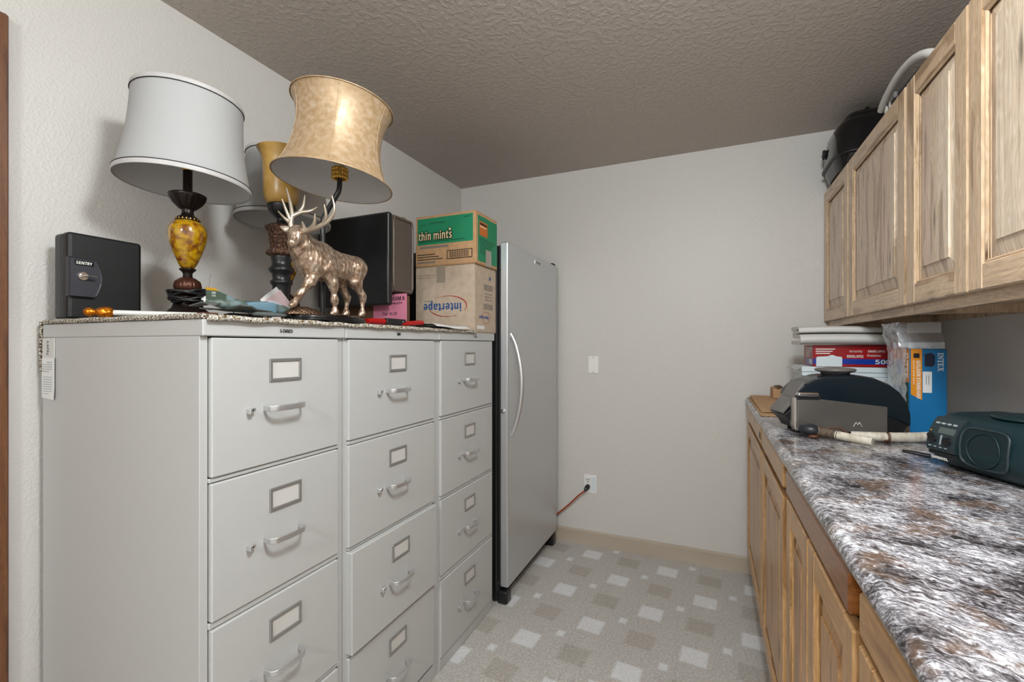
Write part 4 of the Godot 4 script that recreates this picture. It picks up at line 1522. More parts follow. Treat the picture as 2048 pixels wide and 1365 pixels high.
	# tail
	add.call([-0.106, 0.150, 0], [-0.121, 0.138, 0.002], 0.010, 0.004)
	var fur := FastNoiseLite.new()
	fur.seed = 9; fur.frequency = 0.11; fur.fractal_octaves = 2
	var elk := part("elk_figure", bones_mesh(B, 0.0023, 190.0, fur, 0.0021), "statue_metal")
	# ears, eyes
	for s in [-1.0, 1.0]:
		var c: Vector3 = E.call(0.113 - 0.017 * s * 0.75, 0.205, 0.022 + 0.019 * s)
		var ea := MB.new()
		var dir: Vector3 = (F * (-0.75 * s * 0.8) + W * s * 0.75 + Vector3.UP * 0.42).normalized()
		var side: Vector3 = (F * 0.6 + W * 0.75).normalized()
		var er := []
		for i in 8:
			var t := i / 7.0
			var r := 0.0088 * sin(PI * pow(clampf(t * 0.97 + 0.03, 0, 1), 0.75))
			var row := PackedVector3Array()
			for k in 10:
				var a := TAU * k / 10
				row.append(c + dir * (0.026 * t) + side.cross(dir).normalized() * cos(a) * maxf(r, 0.0008) + side * sin(a) * maxf(r, 0.0008) * 0.4)
			er.append(row)
		part("ear", ea.grid(er, true, true, true), "antler_metal", elk)
		part("eye", MB.new().ellipsoid(E.call(0.130 - 0.0085 * s * 0.9, 0.1925, 0.033 + 0.0095 * s), Vector3.ONE * 0.0026, 10), "rock_metal", elk)
	# antlers: beams and tines, measured points
	var sets := [
		[[[-1.0553, 1.5700, 0.9027], [-1.061, 1.6043, 0.9002], [-1.0621, 1.6306, 0.9051], [-1.0714, 1.6668, 0.9065], [-1.0846, 1.7067, 0.9062]], 0.0082, 0.0016],
		[[[-1.062, 1.600, 0.901], [-1.0654, 1.607, 0.8982], [-1.0707, 1.618, 0.885], [-1.0714, 1.6301, 0.8683]], 0.0058, 0.0013],
		[[[-1.0610, 1.608, 0.901], [-1.0675, 1.6359, 0.8919], [-1.0702, 1.6663, 0.8798]], 0.0056, 0.0013],
		[[[-1.0621, 1.6240, 0.9051], [-1.0488, 1.6376, 0.9219], [-1.0325, 1.6448, 0.9399], [-1.0251, 1.6606, 0.9595]], 0.0070, 0.0014],
		[[[-1.0540, 1.634, 0.917], [-1.0465, 1.6559, 0.9283], [-1.0496, 1.6915, 0.9379]], 0.0056, 0.0013],
		[[[-1.0320, 1.5637, 0.9030], [-1.0127, 1.577, 0.9049], [-0.9757, 1.5814, 0.9048], [-0.9462, 1.5909, 0.9067], [-0.9234, 1.6069, 0.9113], [-0.9123, 1.6293, 0.9107], [-0.9184, 1.6638, 0.908]], 0.0082, 0.0016],
		[[[-1.016, 1.574, 0.904], [-1.011, 1.588, 0.9002], [-1.0078, 1.6003, 0.8907]], 0.0064, 0.0014],
		[[[-1.004, 1.577, 0.9046], [-0.9741, 1.5922, 0.9], [-0.9637, 1.6175, 0.8936]], 0.0062, 0.0014],
		[[[-0.9557, 1.5870, 0.9081], [-0.9329, 1.6055, 0.9016], [-0.9293, 1.6375, 0.8923]], 0.0062, 0.0014],
	]
	var an := MB.new()
	for s in sets:
		var ps := []
		for p in s[0]:
			ps.append(Vector3(p[0] * 0.953, 1.27 + (p[1] - 1.27) * 0.953 + 0.002, p[2] * 0.953))
		ps = spline(ps, 5)
		an.tube(ps, lerp_list([s[1], s[1] * 0.85, s[1] * 0.72, s[1] * 0.5, s[2]], ps.size()), 10)
	part("antlers", an, "antler_metal", elk)
	# lamp rod, socket, shade
	var rod := [Vector3(-1.047, 1.355, 1.000), Vector3(-1.047, 1.45, 1.000), Vector3(-1.047, 1.55, 1.000), Vector3(-1.047, 1.630, 1.000), Vector3(-1.037, 1.658, 1.003), Vector3(-1.010, 1.700, 1.009), Vector3(-0.998, 1.723, 1.013), Vector3(-0.995, 1.755, 1.014)]
	part("rod", MB.new().tube(spline(rod, 5), 0.0075, 12), "black_satin")
	var sk := MB.new()
	sk.rbox(Vector3(-0.995, 1.772, 1.014), Vector3(0.036, 0.030, 0.036), 0.004)
	for k in 16:
		var a := TAU * k / 16
		for y in [1.760, 1.772, 1.784]:
			sk.ellipsoid(Vector3(-0.995 + 0.0195 * cos(a), y, 1.014 + 0.0195 * sin(a)), Vector3(0.0045, 0.0055, 0.0045), 8)
	part("socket_cluster", sk, "brass")
	part("bulb", MB.new().lathe([Vector2(0.012, 0), Vector2(0.015, 0.012), Vector2(0.027, 0.038), Vector2(0.028, 0.052), Vector2(0.018, 0.072), Vector2(0, 0.078)], Vector3(-0.995, 1.787, 1.014), 20), "soft_white")
	var c := Vector3(-1.004, 1.742, 1.004)
	var prof := []
	for p in [[0.165, 0.0], [0.155, 0.012], [0.146, 0.030], [0.136, 0.060], [0.129, 0.090], [0.1255, 0.120], [0.1245, 0.150], [0.127, 0.178], [0.132, 0.202], [0.1375, 0.219], [0.142, 0.230]]:
		prof.append(Vector2(p[0], p[1]))
	var xf := lean(c + Vector3(0, 0.03, 0), c, 6.5)
	var sh := shade(prof, c, xf, "tan_shade", "shade_lining", "tan_shade", 0.0016, 6, deg_to_rad(-50.0))
	for k in 6:
		var a := deg_to_rad(-50.0 + 60.0 * k)
		var sm := MB.new()
		sm.xf = xf
		var ps := []
		for p in prof:
			ps.append(c + Vector3(p.x * cos(a), p.y, p.x * sin(a)))
		part("seam", sm.tube(ps, 0.0007, 6), "tan_shade", sh)


func uplight_lamp() -> void:
	var b := Vector3(-1.258, TOP, 1.032)
	thing("uplight_lamp", "dark turned table lamp with carved capital and amber tulip glass behind the elk", "lamp", b)
	part("column", MB.new().lathe([Vector2(0.050, 0), Vector2(0.052, 0.006), Vector2(0.050, 0.014), Vector2(0.038, 0.018), Vector2(0.034, 0.030), Vector2(0.036, 0.040), Vector2(0.030, 0.048), Vector2(0.027, 0.060), Vector2(0.026, 0.100), Vector2(0.027, 0.124), Vector2(0.033, 0.130), Vector2(0.033, 0.138), Vector2(0.026, 0.142), Vector2(0.028, 0.160), Vector2(0.036, 0.168), Vector2(0.037, 0.178), Vector2(0.029, 0.186), Vector2(0.027, 0.200), Vector2(0.031, 0.208), Vector2(0.030, 0.222)], b, 32), "black_satin")
	var cn := FastNoiseLite.new()
	cn.seed = 3; cn.frequency = 0.05
	part("carved_capital", MB.new().lathe([Vector2(0.030, 0.216), Vector2(0.043, 0.222), Vector2(0.042, 0.232), Vector2(0.032, 0.240), Vector2(0.033, 0.255), Vector2(0.034, 0.270), Vector2(0.036, 0.285), Vector2(0.040, 0.296), Vector2(0.046, 0.306), Vector2(0.044, 0.313), Vector2(0.03, 0.316)], b, 64, func(a, r, y): return r * (1.0 + 0.16 * cn.get_noise_3d(cos(a) * 70, y * 2200, sin(a) * 70) + 0.06 * sin(a * 8.0) * smoothstep(0.27, 0.31, y))), "carved_brown")
	part("bowl", MB.new().lathe([Vector2(0.026, 0.314), Vector2(0.022, 0.322), Vector2(0.014, 0.330), Vector2(0.014, 0.338), Vector2(0.024, 0.346), Vector2(0.038, 0.362), Vector2(0.042, 0.378), Vector2(0.040, 0.382), Vector2(0.01, 0.378)], b, 32), "black_satin")
	var pr := [Vector2(0.012, 0.378), Vector2(0.034, 0.380), Vector2(0.045, 0.388), Vector2(0.051, 0.402), Vector2(0.0535, 0.425), Vector2(0.0535, 0.455), Vector2(0.053, 0.485), Vector2(0.0545, 0.510), Vector2(0.059, 0.532), Vector2(0.066, 0.548), Vector2(0.0715, 0.556), Vector2(0.0695, 0.557), Vector2(0.064, 0.548), Vector2(0.056, 0.530), Vector2(0.0515, 0.508), Vector2(0.050, 0.455), Vector2(0.050, 0.425), Vector2(0.047, 0.404), Vector2(0.034, 0.386), Vector2(0.012, 0.384)]
	part("glass_shade", MB.new().lathe(pr, b, 48), "amber_glass")
	var wire := []
	for k in 90:
		var a := TAU * k / 22.0
		wire.append(b + Vector3((0.044 + 0.006 * sin(k * 0.31)) * cos(a), 0.030 + 0.018 * sin(k * 0.17), (0.044 + 0.006 * sin(k * 0.31)) * sin(a)))
	part("flex", MB.new().tube(wire, 0.0036, 6), "bronze_dark")


# place on the face of an axis-aligned box: u to the right, v down, both 0..1. o top left corner
func on(o: Vector3, r: Vector3, h: float, u: float, v: float) -> Vector3:
	return o + r * u + Vector3.DOWN * h * v


func plate(called: String, o: Vector3, r: Vector3, h: float, u0: float, v0: float, u1: float, v1: float, m: String, parent: Node3D = null, th := 0.0006) -> MeshInstance3D:
	var a := on(o, r, h, u0, v0)
	var b := on(o, r, h, u1, v1)
	var nn := r.cross(Vector3.UP).normalized() if false else Vector3(absf(r.z), 0, absf(r.x)).normalized()
	var s := (b - a).abs() + nn * th
	return part(called, MB.new().box((a + b) / 2, s, 0), m, parent)


func carton(x0: float, x1: float, y0: float, y1: float, z0: float, z1: float, m: String) -> void:
	var c := Vector3((x0 + x1) / 2, (y0 + y1) / 2, (z0 + z1) / 2)
	part("carton", MB.new().box(c, Vector3(x1 - x0, y1 - y0 - 0.006, z1 - z0), 0.002), m)
	for e in [y0 + 0.0016, y1 - 0.0016]:
		for s in [-1, 1]:
			part("flap", MB.new().box(Vector3(c.x + s * (x1 - x0) / 4, e, c.z), Vector3((x1 - x0) / 2 - 0.002, 0.0032, z1 - z0 - 0.002), 0.001), m)


func cardboard_boxes() -> void:
	var up := Vector3.UP
	# lower carton
	var x0 := -1.271
	var x1 := -0.957
	thing("cardboard_box", "pale cardboard carton with upside-down blue and red logo under the green-printed box", "cardboard box", Vector3((x0 + x1) / 2, 1.324, 1.88))
	carton(x0, x1, 1.3245, 1.632, 1.772, 1.990, "cardboard_grey")
	var o := Vector3(x0, 1.632, 1.7716)
	var r := Vector3(x1 - x0, 0, 0)
	var h := 0.3075
	text("lettering", "intertape", on(o, r, h, 0.465, 0.602), Vector3.LEFT, Vector3.DOWN, 0.640 * r.x, 0.052, "print_blue")
	text("small_lettering", "polymer", on(o, r, h, 0.22, 0.52), Vector3.LEFT, Vector3.DOWN, 0.13 * r.x, 0.007, "grey_ink")
	var sw := MB.new()
	for arc in [[-125.0, 30.0, 0.0008, 0.0055], [62.0, 165.0, 0.0015, 0.0045]]:
		var rows := []
		for i in 25:
			var t := i / 24.0
			var a := deg_to_rad(lerpf(arc[0], arc[1], t))
			var wd: float = arc[2] + (arc[3] - arc[2]) * (sin(PI * pow(t, 1.6)) if arc[0] < 0 else sin(PI * pow(t, 1.8)))
			var q := on(o, r, h, 0.555, 0.605) + Vector3(cos(a) * 0.100, -sin(a) * 0.047, 0)
			var rad := Vector3(cos(a), -sin(a), 0)
			rows.append(PackedVector3Array([q - rad * wd * 0.5 + Vector3(0, 0, -0.0005), q + rad * wd * 0.5 + Vector3(0, 0, -0.0005), q + rad * wd * 0.5 + Vector3(0, 0, 0.0003), q - rad * wd * 0.5 + Vector3(0, 0, 0.0003)]))
		sw.grid(rows, true, true, true)
	part("logo_swoosh", sw, "print_red")
	plate("tape", o, r, h, 0.37, -0.005, 0.52, 0.25, "tape")
	for k in 2:
		plate("print_line", o, r, h, 0.06 + 0.08 * k * 0, 0.125 + 0.04 * k, 0.34, 0.131 + 0.04 * k, "faint_ink")
	var o2 := Vector3(x1 + 0.0004, 1.632, 1.772)
	var r2 := Vector3(0, 0, 0.218)
	text("lettering", "intertape", on(o2, r2, h, 0.42, 0.765), Vector3(0, 0, -1), Vector3.DOWN, 0.095, 0.020, "print_blue")
	var ring := []
	for k in 30:
		var a := TAU * k / 30
		ring.append(on(o2, r2, h, 0.52, 0.77) + Vector3(0, sin(a) * 0.027, cos(a) * 0.040))
	part("logo_ring", MB.new().tube(ring, 0.0009, 5, true), "print_red")
	plate("label", o2, r2, h, 0.12, 0.895, 0.44, 0.945, "white_paper")
	var bc := MB.new()
	for k in 14:
		bc.box(on(o2, r2, h, 0.42 + 0.031 * k, 0.31), Vector3(0.0006, 0.028, 0.0022 + 0.0016 * (k * 7 % 3)), 0)
		bc.box(on(o2, r2, h, 0.42 + 0.031 * k, 0.60), Vector3(0.0006, 0.026, 0.0022 + 0.0016 * (k * 5 % 3)), 0)
	part("barcode", bc, "faint_ink").set_meta("kind", "stuff")
	for k in 3:
		plate("print_line", o2, r2, h, 0.46, 0.40 + 0.045 * k, 0.80, 0.412 + 0.045 * k, "faint_ink")
	part("recycling_dot", MB.new().tube([on(o2, r2, h, 0.70, 0.165), on(o2, r2, h, 0.70, 0.165) + Vector3(0.0004, 0, 0)], 0.009, 16), "print_blue")
	# upper carton
	x1 = -0.948
	x0 = -1.268
	thing("cardboard_box", "cardboard cookie box with green printed panels on top of the pale carton", "cardboard box", Vector3((x0 + x1) / 2, 1.633, 1.88))
	carton(x0, x1, 1.6325, 1.868, 1.768, 1.985, "cardboard")
	o = Vector3(x0, 1.868, 1.7676)
	r = Vector3(x1 - x0, 0, 0)
	h = 0.2355
	plate("green_panel", o, r, h, 0.035, 0.05, 0.955, 0.57, "print_green")
	for k in 8:
		var a := TAU * k / 8
		text("lettering_outline", "thin mints", on(o, r, h, 0.335, 0.395) + Vector3(cos(a) * 0.0042, sin(a) * 0.0042, -0.0002), Vector3.RIGHT, up, 0.565 * r.x, 0.040, "print_dark_green")
	text("lettering", "thin mints", on(o, r, h, 0.335, 0.395) + Vector3(0, 0, -0.0007), Vector3.RIGHT, up, 0.565 * r.x, 0.040, "print_cream")
	var dot := on(o, r, h, 0.585, 0.305)
	part("lettering_dot", MB.new().tube([dot, dot + Vector3(0, 0, -0.0008)], 0.0095, 20), "print_dark_green")
	part("lettering_dot", MB.new().tube([dot, dot + Vector3(0, 0, -0.0012)], 0.0060, 20), "print_cream")
	text("small_lettering", "girl scouts", on(o, r, h, 0.125, 0.175), Vector3.RIGHT, up, 0.032, 0.0055, "print_dark_green")
	text("small_lettering", "| Little Brownie", on(o, r, h, 0.37, 0.158), Vector3.RIGHT, up, 0.085, 0.011, "print_dark_green")
	for q in [[0.05, 0.51, 0.83, 0.522], [0.80, 0.095, 0.92, 0.107]]:
		plate("print_line", o, r, h, q[0], q[1], q[2], q[3], "print_dark_green", null, 0.001)
	for k in 3:
		plate("print_line", o, r, h, 0.03, 0.755 + 0.048 * k, 0.40 + 0.06 * (k - 1), 0.770 + 0.048 * k, "ink")
	plate("print_line", o, r, h, 0.08, 0.60, 0.56, 0.645, "faint_ink")
	plate("print_line", o, r, h, 0.03, 0.90, 0.34, 0.935, "faint_ink")
	plate("barcode_frame", o, r, h, 0.535, 0.715, 0.945, 0.885, "ink")
	plate("barcode_field", o, r, h, 0.547, 0.730, 0.933, 0.870, "cardboard", null, 0.001)
	bc = MB.new()
	for k in 26:
		bc.box(on(o, r, h, 0.575 + 0.0125 * k, 0.80), Vector3(0.0011 + 0.0009 * (k * 7 % 3), 0.029, 0.0014), 0)
	part("barcode", bc, "ink").set_meta("kind", "stuff")
	o2 = Vector3(x1 + 0.0004, 1.868, 1.768)
	r2 = Vector3(0, 0, 0.217)
	plate("green_panel", o2, r2, h, 0.09, 0.07, 0.985, 0.94, "print_green")
	plate("print_badge", o2, r2, h, 0.15, 0.17, 0.52, 0.44, "print_orange", null, 0.001)
	plate("badge_lettering", o2, r2, h, 0.17, 0.20, 0.49, 0.235, "ink", null, 0.0014)
	plate("badge_lettering", o2, r2, h, 0.17, 0.26, 0.46, 0.285, "print_cream", null, 0.0014)
	for k in 7:
		plate("print_line", o2, r2, h, 0.18, 0.50 + 0.045 * k, 0.88 - 0.07 * k, 0.512 + 0.045 * k, "print_dark_green", null, 0.001)
	plate("tape", o2, r2, h, 0.44, 0.68, 0.70, 1.0, "tape", null, 0.0014)


func key_box() -> void:
	var xf := -1.500
	thing("key_box", "black lockable key box with silver key against the left wall", "key box", Vector3(-1.54, TOP, 0.68))
	var z0 := 0.603
	var z1 := 0.768
	var zc := (z0 + z1) / 2
	part("body", MB.new().rbox(Vector3(-1.555, TOP + 0.113, zc), Vector3(0.044, 0.226, z1 - z0 - 0.004), 0.010, 3), "safe_grey")
	var door := part("door", MB.new().rbox(Vector3(-1.517, TOP + 0.113, zc), Vector3(0.034, 0.226, z1 - z0), 0.009, 3), "safe_black")
	var pl := PackedVector2Array()
	pl.append(Vector2(z0 - 0.002, TOP + 0.060)); pl.append(Vector2(z0 - 0.002, TOP + 0.160))
	pl.append(Vector2(z0 + 0.050, TOP + 0.158))
	for k in 9:
		var t := k / 8.0
		pl.append(Vector2(z0 + 0.054 + 0.012 * sin(PI * t), lerpf(TOP + 0.154, TOP + 0.063, t)))
	pl.append(Vector2(z0 + 0.050, TOP + 0.060))
	part("lock_plate", MB.new().prism(pl, 0, xf + 0.009, xf - 0.004, 0.002), "lock_plate", door)
	part("name_plate", MB.new().box(Vector3(xf + 0.0092, TOP + 0.147, z0 + 0.029), Vector3(0.0016, 0.013, 0.040), 0.0005), "black_gloss", door)
	text("lettering", "SENTRY", Vector3(xf + 0.0102, TOP + 0.147, z0 + 0.029), Vector3(0, 0, 1), Vector3.UP, 0.033, 0.0075, "white_ink", door)
	var lk := MB.new()
	var c := Vector3(xf + 0.008, TOP + 0.113, z0 + 0.026)
	lk.tube([c, c + Vector3(0.005, 0, 0)], 0.0105, 20)
	lk.tube([c + Vector3(0.004, 0, 0), c + Vector3(0.009, 0, 0)], 0.007, 18)
	part("lock", lk, "chrome", door)
	var ky := MB.new()
	ky.box(c + Vector3(0.013, 0, 0.001), Vector3(0.014, 0.0018, 0.006), 0.0005)
	ky.box(c + Vector3(0.019, 0, 0.012), Vector3(0.010, 0.0022, 0.022), 0.0009)
	part("key", ky, "chrome", door)


func jet_model() -> void:
	var A := Vector3(-1.090, TOP + 0.0285, 0.684)
	var N := Vector3(-1.072, TOP + 0.0275, 0.932)
	thing("model_jet", "green and grey camouflaged model fighter jet at the front of the runner", "model airplane", Vector3((A.x + N.x) / 2, TOP, (A.z + N.z) / 2))
	var L := A.distance_to(N)
	var f := (N - A) / L
	var s := Vector3(f.z, 0, -f.x)     # to the aisle side
	s = s.normalized()
	var up := Vector3.UP
	var loft := func(secs: Array, m: int) -> Array:
		var rows := []
		for q in secs:       # [t, y, half width, half height, squareness]
			var row := PackedVector3Array()
			for k in m:
				var a := TAU * k / m
				var e: float = 2.0 / q[4]
				var cx := signf(cos(a)) * pow(absf(cos(a)), e)
				var cy := signf(sin(a)) * pow(absf(sin(a)), e)
				row.append(A + f * (L * q[0]) + up * (q[1] + q[3] * cy) + s * (q[2] * cx))
			rows.append(row)
		return rows
	part("fuselage", MB.new().grid(loft.call([[0.02, 0.010, 0.002, 0.003, 2.0], [0.05, 0.009, 0.007, 0.006, 2.2], [0.16, 0.006, 0.014, 0.011, 2.4], [0.30, 0.004, 0.020, 0.014, 2.6], [0.50, 0.004, 0.022, 0.016, 2.8], [0.60, 0.005, 0.019, 0.017, 2.6], [0.68, 0.004, 0.014, 0.016, 2.3], [0.80, 0.002, 0.012, 0.014, 2.1], [0.885, 0.000, 0.0095, 0.0115, 2.0]], 20), true, true, true), "camo")
	part("nose_cone", MB.new().grid(loft.call([[0.883, 0.0, 0.0095, 0.0115, 2.0], [0.92, -0.001, 0.0082, 0.0095, 2.0], [0.96, -0.002, 0.0052, 0.006, 2.0], [0.985, -0.003, 0.0028, 0.003, 2.0], [1.0, -0.0035, 0.0006, 0.0006, 2.0]], 20), true, true, true), "plane_nose")
	part("canopy", MB.new().grid(loft.call([[0.62, 0.018, 0.004, 0.004, 2.0], [0.66, 0.019, 0.0075, 0.008, 2.0], [0.73, 0.017, 0.008, 0.009, 2.0], [0.79, 0.013, 0.007, 0.007, 2.0], [0.83, 0.010, 0.003, 0.004, 2.0]], 14), true, true, true), "canopy_clear")
	var P := func(t: float, y: float, w: float) -> Vector3:
		return A + f * (L * t) + up * y + s * w
	var slab := func(q: Array, th: float, nn: Vector3) -> MB:
		var a := PackedVector3Array()
		var c := PackedVector3Array()
		var mid := Vector3.ZERO
		for p in q:
			mid += p / q.size()
		for p in q:
			a.append(p + nn * th / 2); c.append(p - nn * th / 2)
		var mb := MB.new()
		for k in q.size():
			var k2 := (k + 1) % q.size()
			mb.ftri(a[k], a[k2], c[k2], mid); mb.ftri(a[k], c[k2], c[k], mid)
		for k in range(1, q.size() - 1):
			mb.ftri(a[0], a[k], a[k + 1], mid - nn * 0.2); mb.ftri(c[0], c[k], c[k + 1], mid + nn * 0.2)
		return mb
	for w in [-1.0, 1.0]:
		part("wing", slab.call([P.call(0.16, -0.006, 0.018 * w), P.call(0.66, -0.006, 0.020 * w), P.call(0.36, -0.006, 0.062 * w), P.call(0.24, -0.001, 0.086 * w), P.call(0.14, -0.001, 0.086 * w), P.call(0.16, -0.006, 0.050 * w)], 0.003, up), "plane_grey")
		part("stabilizer", slab.call([P.call(-0.02, 0.006, 0.004 * w), P.call(0.14, 0.007, 0.010 * w), P.call(0.02, -0.001, 0.040 * w), P.call(-0.05, -0.001, 0.040 * w)], 0.0025, up), "plane_grey")
		var it := MB.new()
		it.grid(loft.call([[0.36, 0.002, 0.010, 0.012, 3.0], [0.50, 0.004, 0.011, 0.014, 4.0], [0.655, 0.004, 0.009, 0.0145, 5.0]], 16), true, true, true)
		for i in it.v.size():
			it.v[i] += s * 0.016 * w
		part("air_intake", it, "plane_blue")
		part("splitter_plate", slab.call([P.call(0.655, -0.010, 0.0145 * w), P.call(0.70, -0.006, 0.0145 * w), P.call(0.70, 0.014, 0.0145 * w), P.call(0.655, 0.019, 0.0145 * w)], 0.001, s), "plane_blue")
		var tk := loft.call([[0.30, -0.016, 0.0008, 0.0008, 2.0], [0.36, -0.016, 0.005, 0.005, 2.0], [0.55, -0.016, 0.006, 0.006, 2.0], [0.68, -0.016, 0.004, 0.004, 2.0], [0.74, -0.016, 0.0006, 0.0006, 2.0]], 12) as Array
		var tm := MB.new().grid(tk, true, true, true)
		for i in tm.v.size():
			tm.v[i] += s * 0.052 * w
		part("drop_tank", tm, "plane_grey")
		part("landing_gear", MB.new().tube([P.call(0.36, -0.006, 0.034 * w), P.call(0.36, -0.020, 0.036 * w)], 0.0014, 8), "plane_grey")
		part("wheel", MB.new().tube([P.call(0.36, -0.0215, 0.033 * w), P.call(0.36, -0.0215, 0.038 * w)], 0.006, 14), "black_satin")
	part("landing_gear", MB.new().tube([P.call(0.84, -0.006, 0), P.call(0.84, -0.020, 0)], 0.0012, 8), "plane_grey")
	part("wheel", MB.new().tube([P.call(0.84, -0.0215, -0.002), P.call(0.84, -0.0215, 0.002)], 0.005, 14), "black_satin")
	var fin := part("tail_fin", slab.call([P.call(0.02, 0.014, 0), P.call(0.36, 0.018, 0), P.call(0.30, 0.021, 0), P.call(0.13, 0.036, 0), P.call(0.02, 0.036, 0)], 0.003, s), "camo")
	part("fin_tip", slab.call([P.call(0.02, 0.0362, 0), P.call(0.13, 0.0362, 0), P.call(0.10, 0.0425, 0), P.call(0.018, 0.0425, 0)], 0.0034, s), "plane_yellow", fin)
	for k in 2:
		text("lettering", ["SW", "717"][k], P.call(0.085, 0.031 - 0.007 * k, 0.0018), f, up, 0.009, 0.0045, "white_ink", fin, "Droid Sans", false)
	part("antenna", MB.new().tube([P.call(0.045, 0.042, 0), P.call(0.060, 0.075, 0)], 0.0005, 5), "plane_grey")


func cabinet_top_things() -> void:
	# woven runner with a braided edge
	thing("table_runner", "woven brown and white tapestry runner with braided edge over the filing cabinets", "runner", Vector3(-1.28, 1.3235, 1.2))
	var xb := -1.606
	var xf := -0.957
	var wav := func(z: float) -> float:
		return 0.0035 * sin(z * 11.0) + 0.002 * sin(z * 29.0 + 1.0)
	part("cloth", MB.new().sheet(func(u, v): return Vector3(lerpf(xb, xf, u), 1.3290 + 0.0008 * sin(u * 40 + v * 31), lerpf(0.600, 1.760, v)), 20, 40, 0.009), "tapestry")
	var ed := []
	for k in 60:
		var z := lerpf(0.602, 1.765, k / 59.0)
		ed.append(Vector3(xf + 0.0115 + wav.call(z) * 0.5, 1.3265 + 0.0012 * sin(z * 60.0), z))
	part("braided_edge", MB.new().tube(ed, 0.0062, 8), "braid")
	ed = []
	for k in 30:
		var x := lerpf(xb, xf + 0.002, k / 29.0)
		ed.append(Vector3(x, 1.3302 + 0.0007 * sin(x * 40.0), 0.5985 + 0.001 * sin(x * 23.0)))
	part("braided_edge", MB.new().tube(ed, 0.0060, 8), "tapestry")
	part("hanging_end", MB.new().sheet(func(u, v): return Vector3(-1.613 - 0.004 * sin(PI * v) - 0.002 * sin(u * 9), 1.331 - 0.135 * v, lerpf(0.592, 1.2, u)), 16, 12, 0.006, Vector3.RIGHT), "tapestry")
	key_box()
	# gold cane in front of it
	var y := TOP + 0.013
	thing("cane", "white cane with an ornate gold knob handle lying before the black key box", "cane", Vector3(-1.42, TOP, 0.75))
	var p0 := Vector3(-1.420, y + 0.004, 0.612)
	var p1 := Vector3(-1.240, y + 0.002, 0.812)
	var dz := (p1 - p0).normalized()
	var dx := dz.cross(Vector3.UP).normalized()
	var sh := []
	for k in 12:
		sh.append(p0 + dz * (0.046 + 0.180 * k / 11.0))
	part("shaft", MB.new().tube(sh, 0.0068, 12), "white_plastic")
	var hd := MB.new()
	var rr := []
	for q in [[-0.012, 0.001], [-0.010, 0.006], [-0.005, 0.0105], [0.001, 0.012], [0.007, 0.0105], [0.011, 0.007], [0.013, 0.0065], [0.016, 0.0095], [0.022, 0.0125], [0.030, 0.0145], [0.038, 0.0145], [0.044, 0.012], [0.048, 0.008], [0.050, 0.001]]:
		var row := PackedVector3Array()
		for k in 36:
			var a := TAU * k / 36
			var r: float = q[1]
			if q[0] > 0.014:
				r *= 1.0 + 0.09 * sin(a * 6.0 + q[0] * 190.0)
			row.append(p0 + dz * q[0] + dx * cos(a) * r + Vector3.UP * sin(a) * r)
		rr.append(row)
	part("knob_handle", hd.grid(rr, true, true, true), "gilt")
	part("tip", MB.new().tube([p0 + dz * 0.225, p0 + dz * 0.245, p0 + dz * 0.272], [0.0074, 0.0085, 0.0075], 12), "leather")
	urn_lamp(-1.362, 0.810, "nearest white-shaded lamp with yellow amber marbled urn beside the key box", 2.2, true)
	urn_lamp(-1.446, 1.202, "white-shaded urn lamp half hidden behind the amber glass uplight", 2.2, false)
	uplight_lamp()
	elk_lamp()
	jet_model()
	# folded receipt propped behind the jet
	thing("receipt", "crumpled pink and white receipt propped up between the jet and the elk", "paper", Vector3(-1.165, TOP, 0.90))
	for k in 2:
		var A := Vector3(-1.1753, 1.3983, 0.8938) + Vector3(0.006, -0.004, 0.008) * k
		var B := Vector3(-1.1585, 1.4407, 0.9339) + Vector3(0.010, -0.010, 0.004) * k
		var C := Vector3(-1.1296, 1.3861, 0.9575) + Vector3(0.008, -0.006, 0.004) * k
		var D := Vector3(-1.1475, 1.3400, 0.9169) + Vector3(0.008, 0.0, 0.004) * k
		var nn := (B - A).cross(D - A).normalized()
		part("sheet", MB.new().sheet(func(u, v): return A.lerp(B, u).lerp(D.lerp(C, u), v) + nn * 0.004 * sin(u * 5.0 + v * 4.0 + k), 8, 8, 0.0007, nn), "receipt_pink" if k else "white_paper")
	# black case on a carton by the wall
	thing("hard_case", "black hard case with brown framed side propped on a carton by the wall", "case", Vector3(-1.39, 1.432, 1.57))
	part("lid", MB.new().rbox(Vector3(-1.391, 1.6235, 1.498), Vector3(0.388, 0.383, 0.030), 0.010, 3), "black_satin")
	part("body", MB.new().rbox(Vector3(-1.391, 1.652, 1.587), Vector3(0.372, 0.322, 0.146), 0.008, 3), "case_brown")
	var rim := []
	for q in [[1.500, 1.523], [1.806, 1.523], [1.806, 1.652], [1.500, 1.652]]:
		rim.append(Vector3(-1.203, q[0], q[1]))
	var rp := []
	for k in 4:
		for t in 6:
			rp.append((rim[k] as Vector3).lerp(rim[(k + 1) % 4], 0.06 + 0.88 * t / 5.0))
	part("side_frame", MB.new().tube(rp, 0.006, 8, true), "case_rim")
	for q in [[1.816, 1.60], [1.497, 1.63]]:
		part("clip", MB.new().rbox(Vector3(-1.215, q[0], q[1]), Vector3(0.022, 0.008, 0.018), 0.003), "nickel")
	part("logo", MB.new().box(Vector3(-1.44, 1.545, 1.4826), Vector3(0.030, 0.004, 0.001), 0), "white_ink")
	part("logo", MB.new().ellipsoid(Vector3(-1.437, 1.556, 1.4828), Vector3(0.010, 0.006, 0.0008), 12), "white_ink")
	thing("carton_with_label", "small brown carton with a pink printed sheet on its front under the black case", "carton", Vector3(-1.36, TOP, 1.61))
	part("carton", MB.new().box(Vector3(-1.385, TOP + 0.077, 1.608), Vector3(0.330, 0.153, 0.10), 0.002), "cardboard_brown")
	var po := Vector3(-1.337, TOP + 0.150, 1.5568)
	var pr := Vector3(0.176, 0, 0)
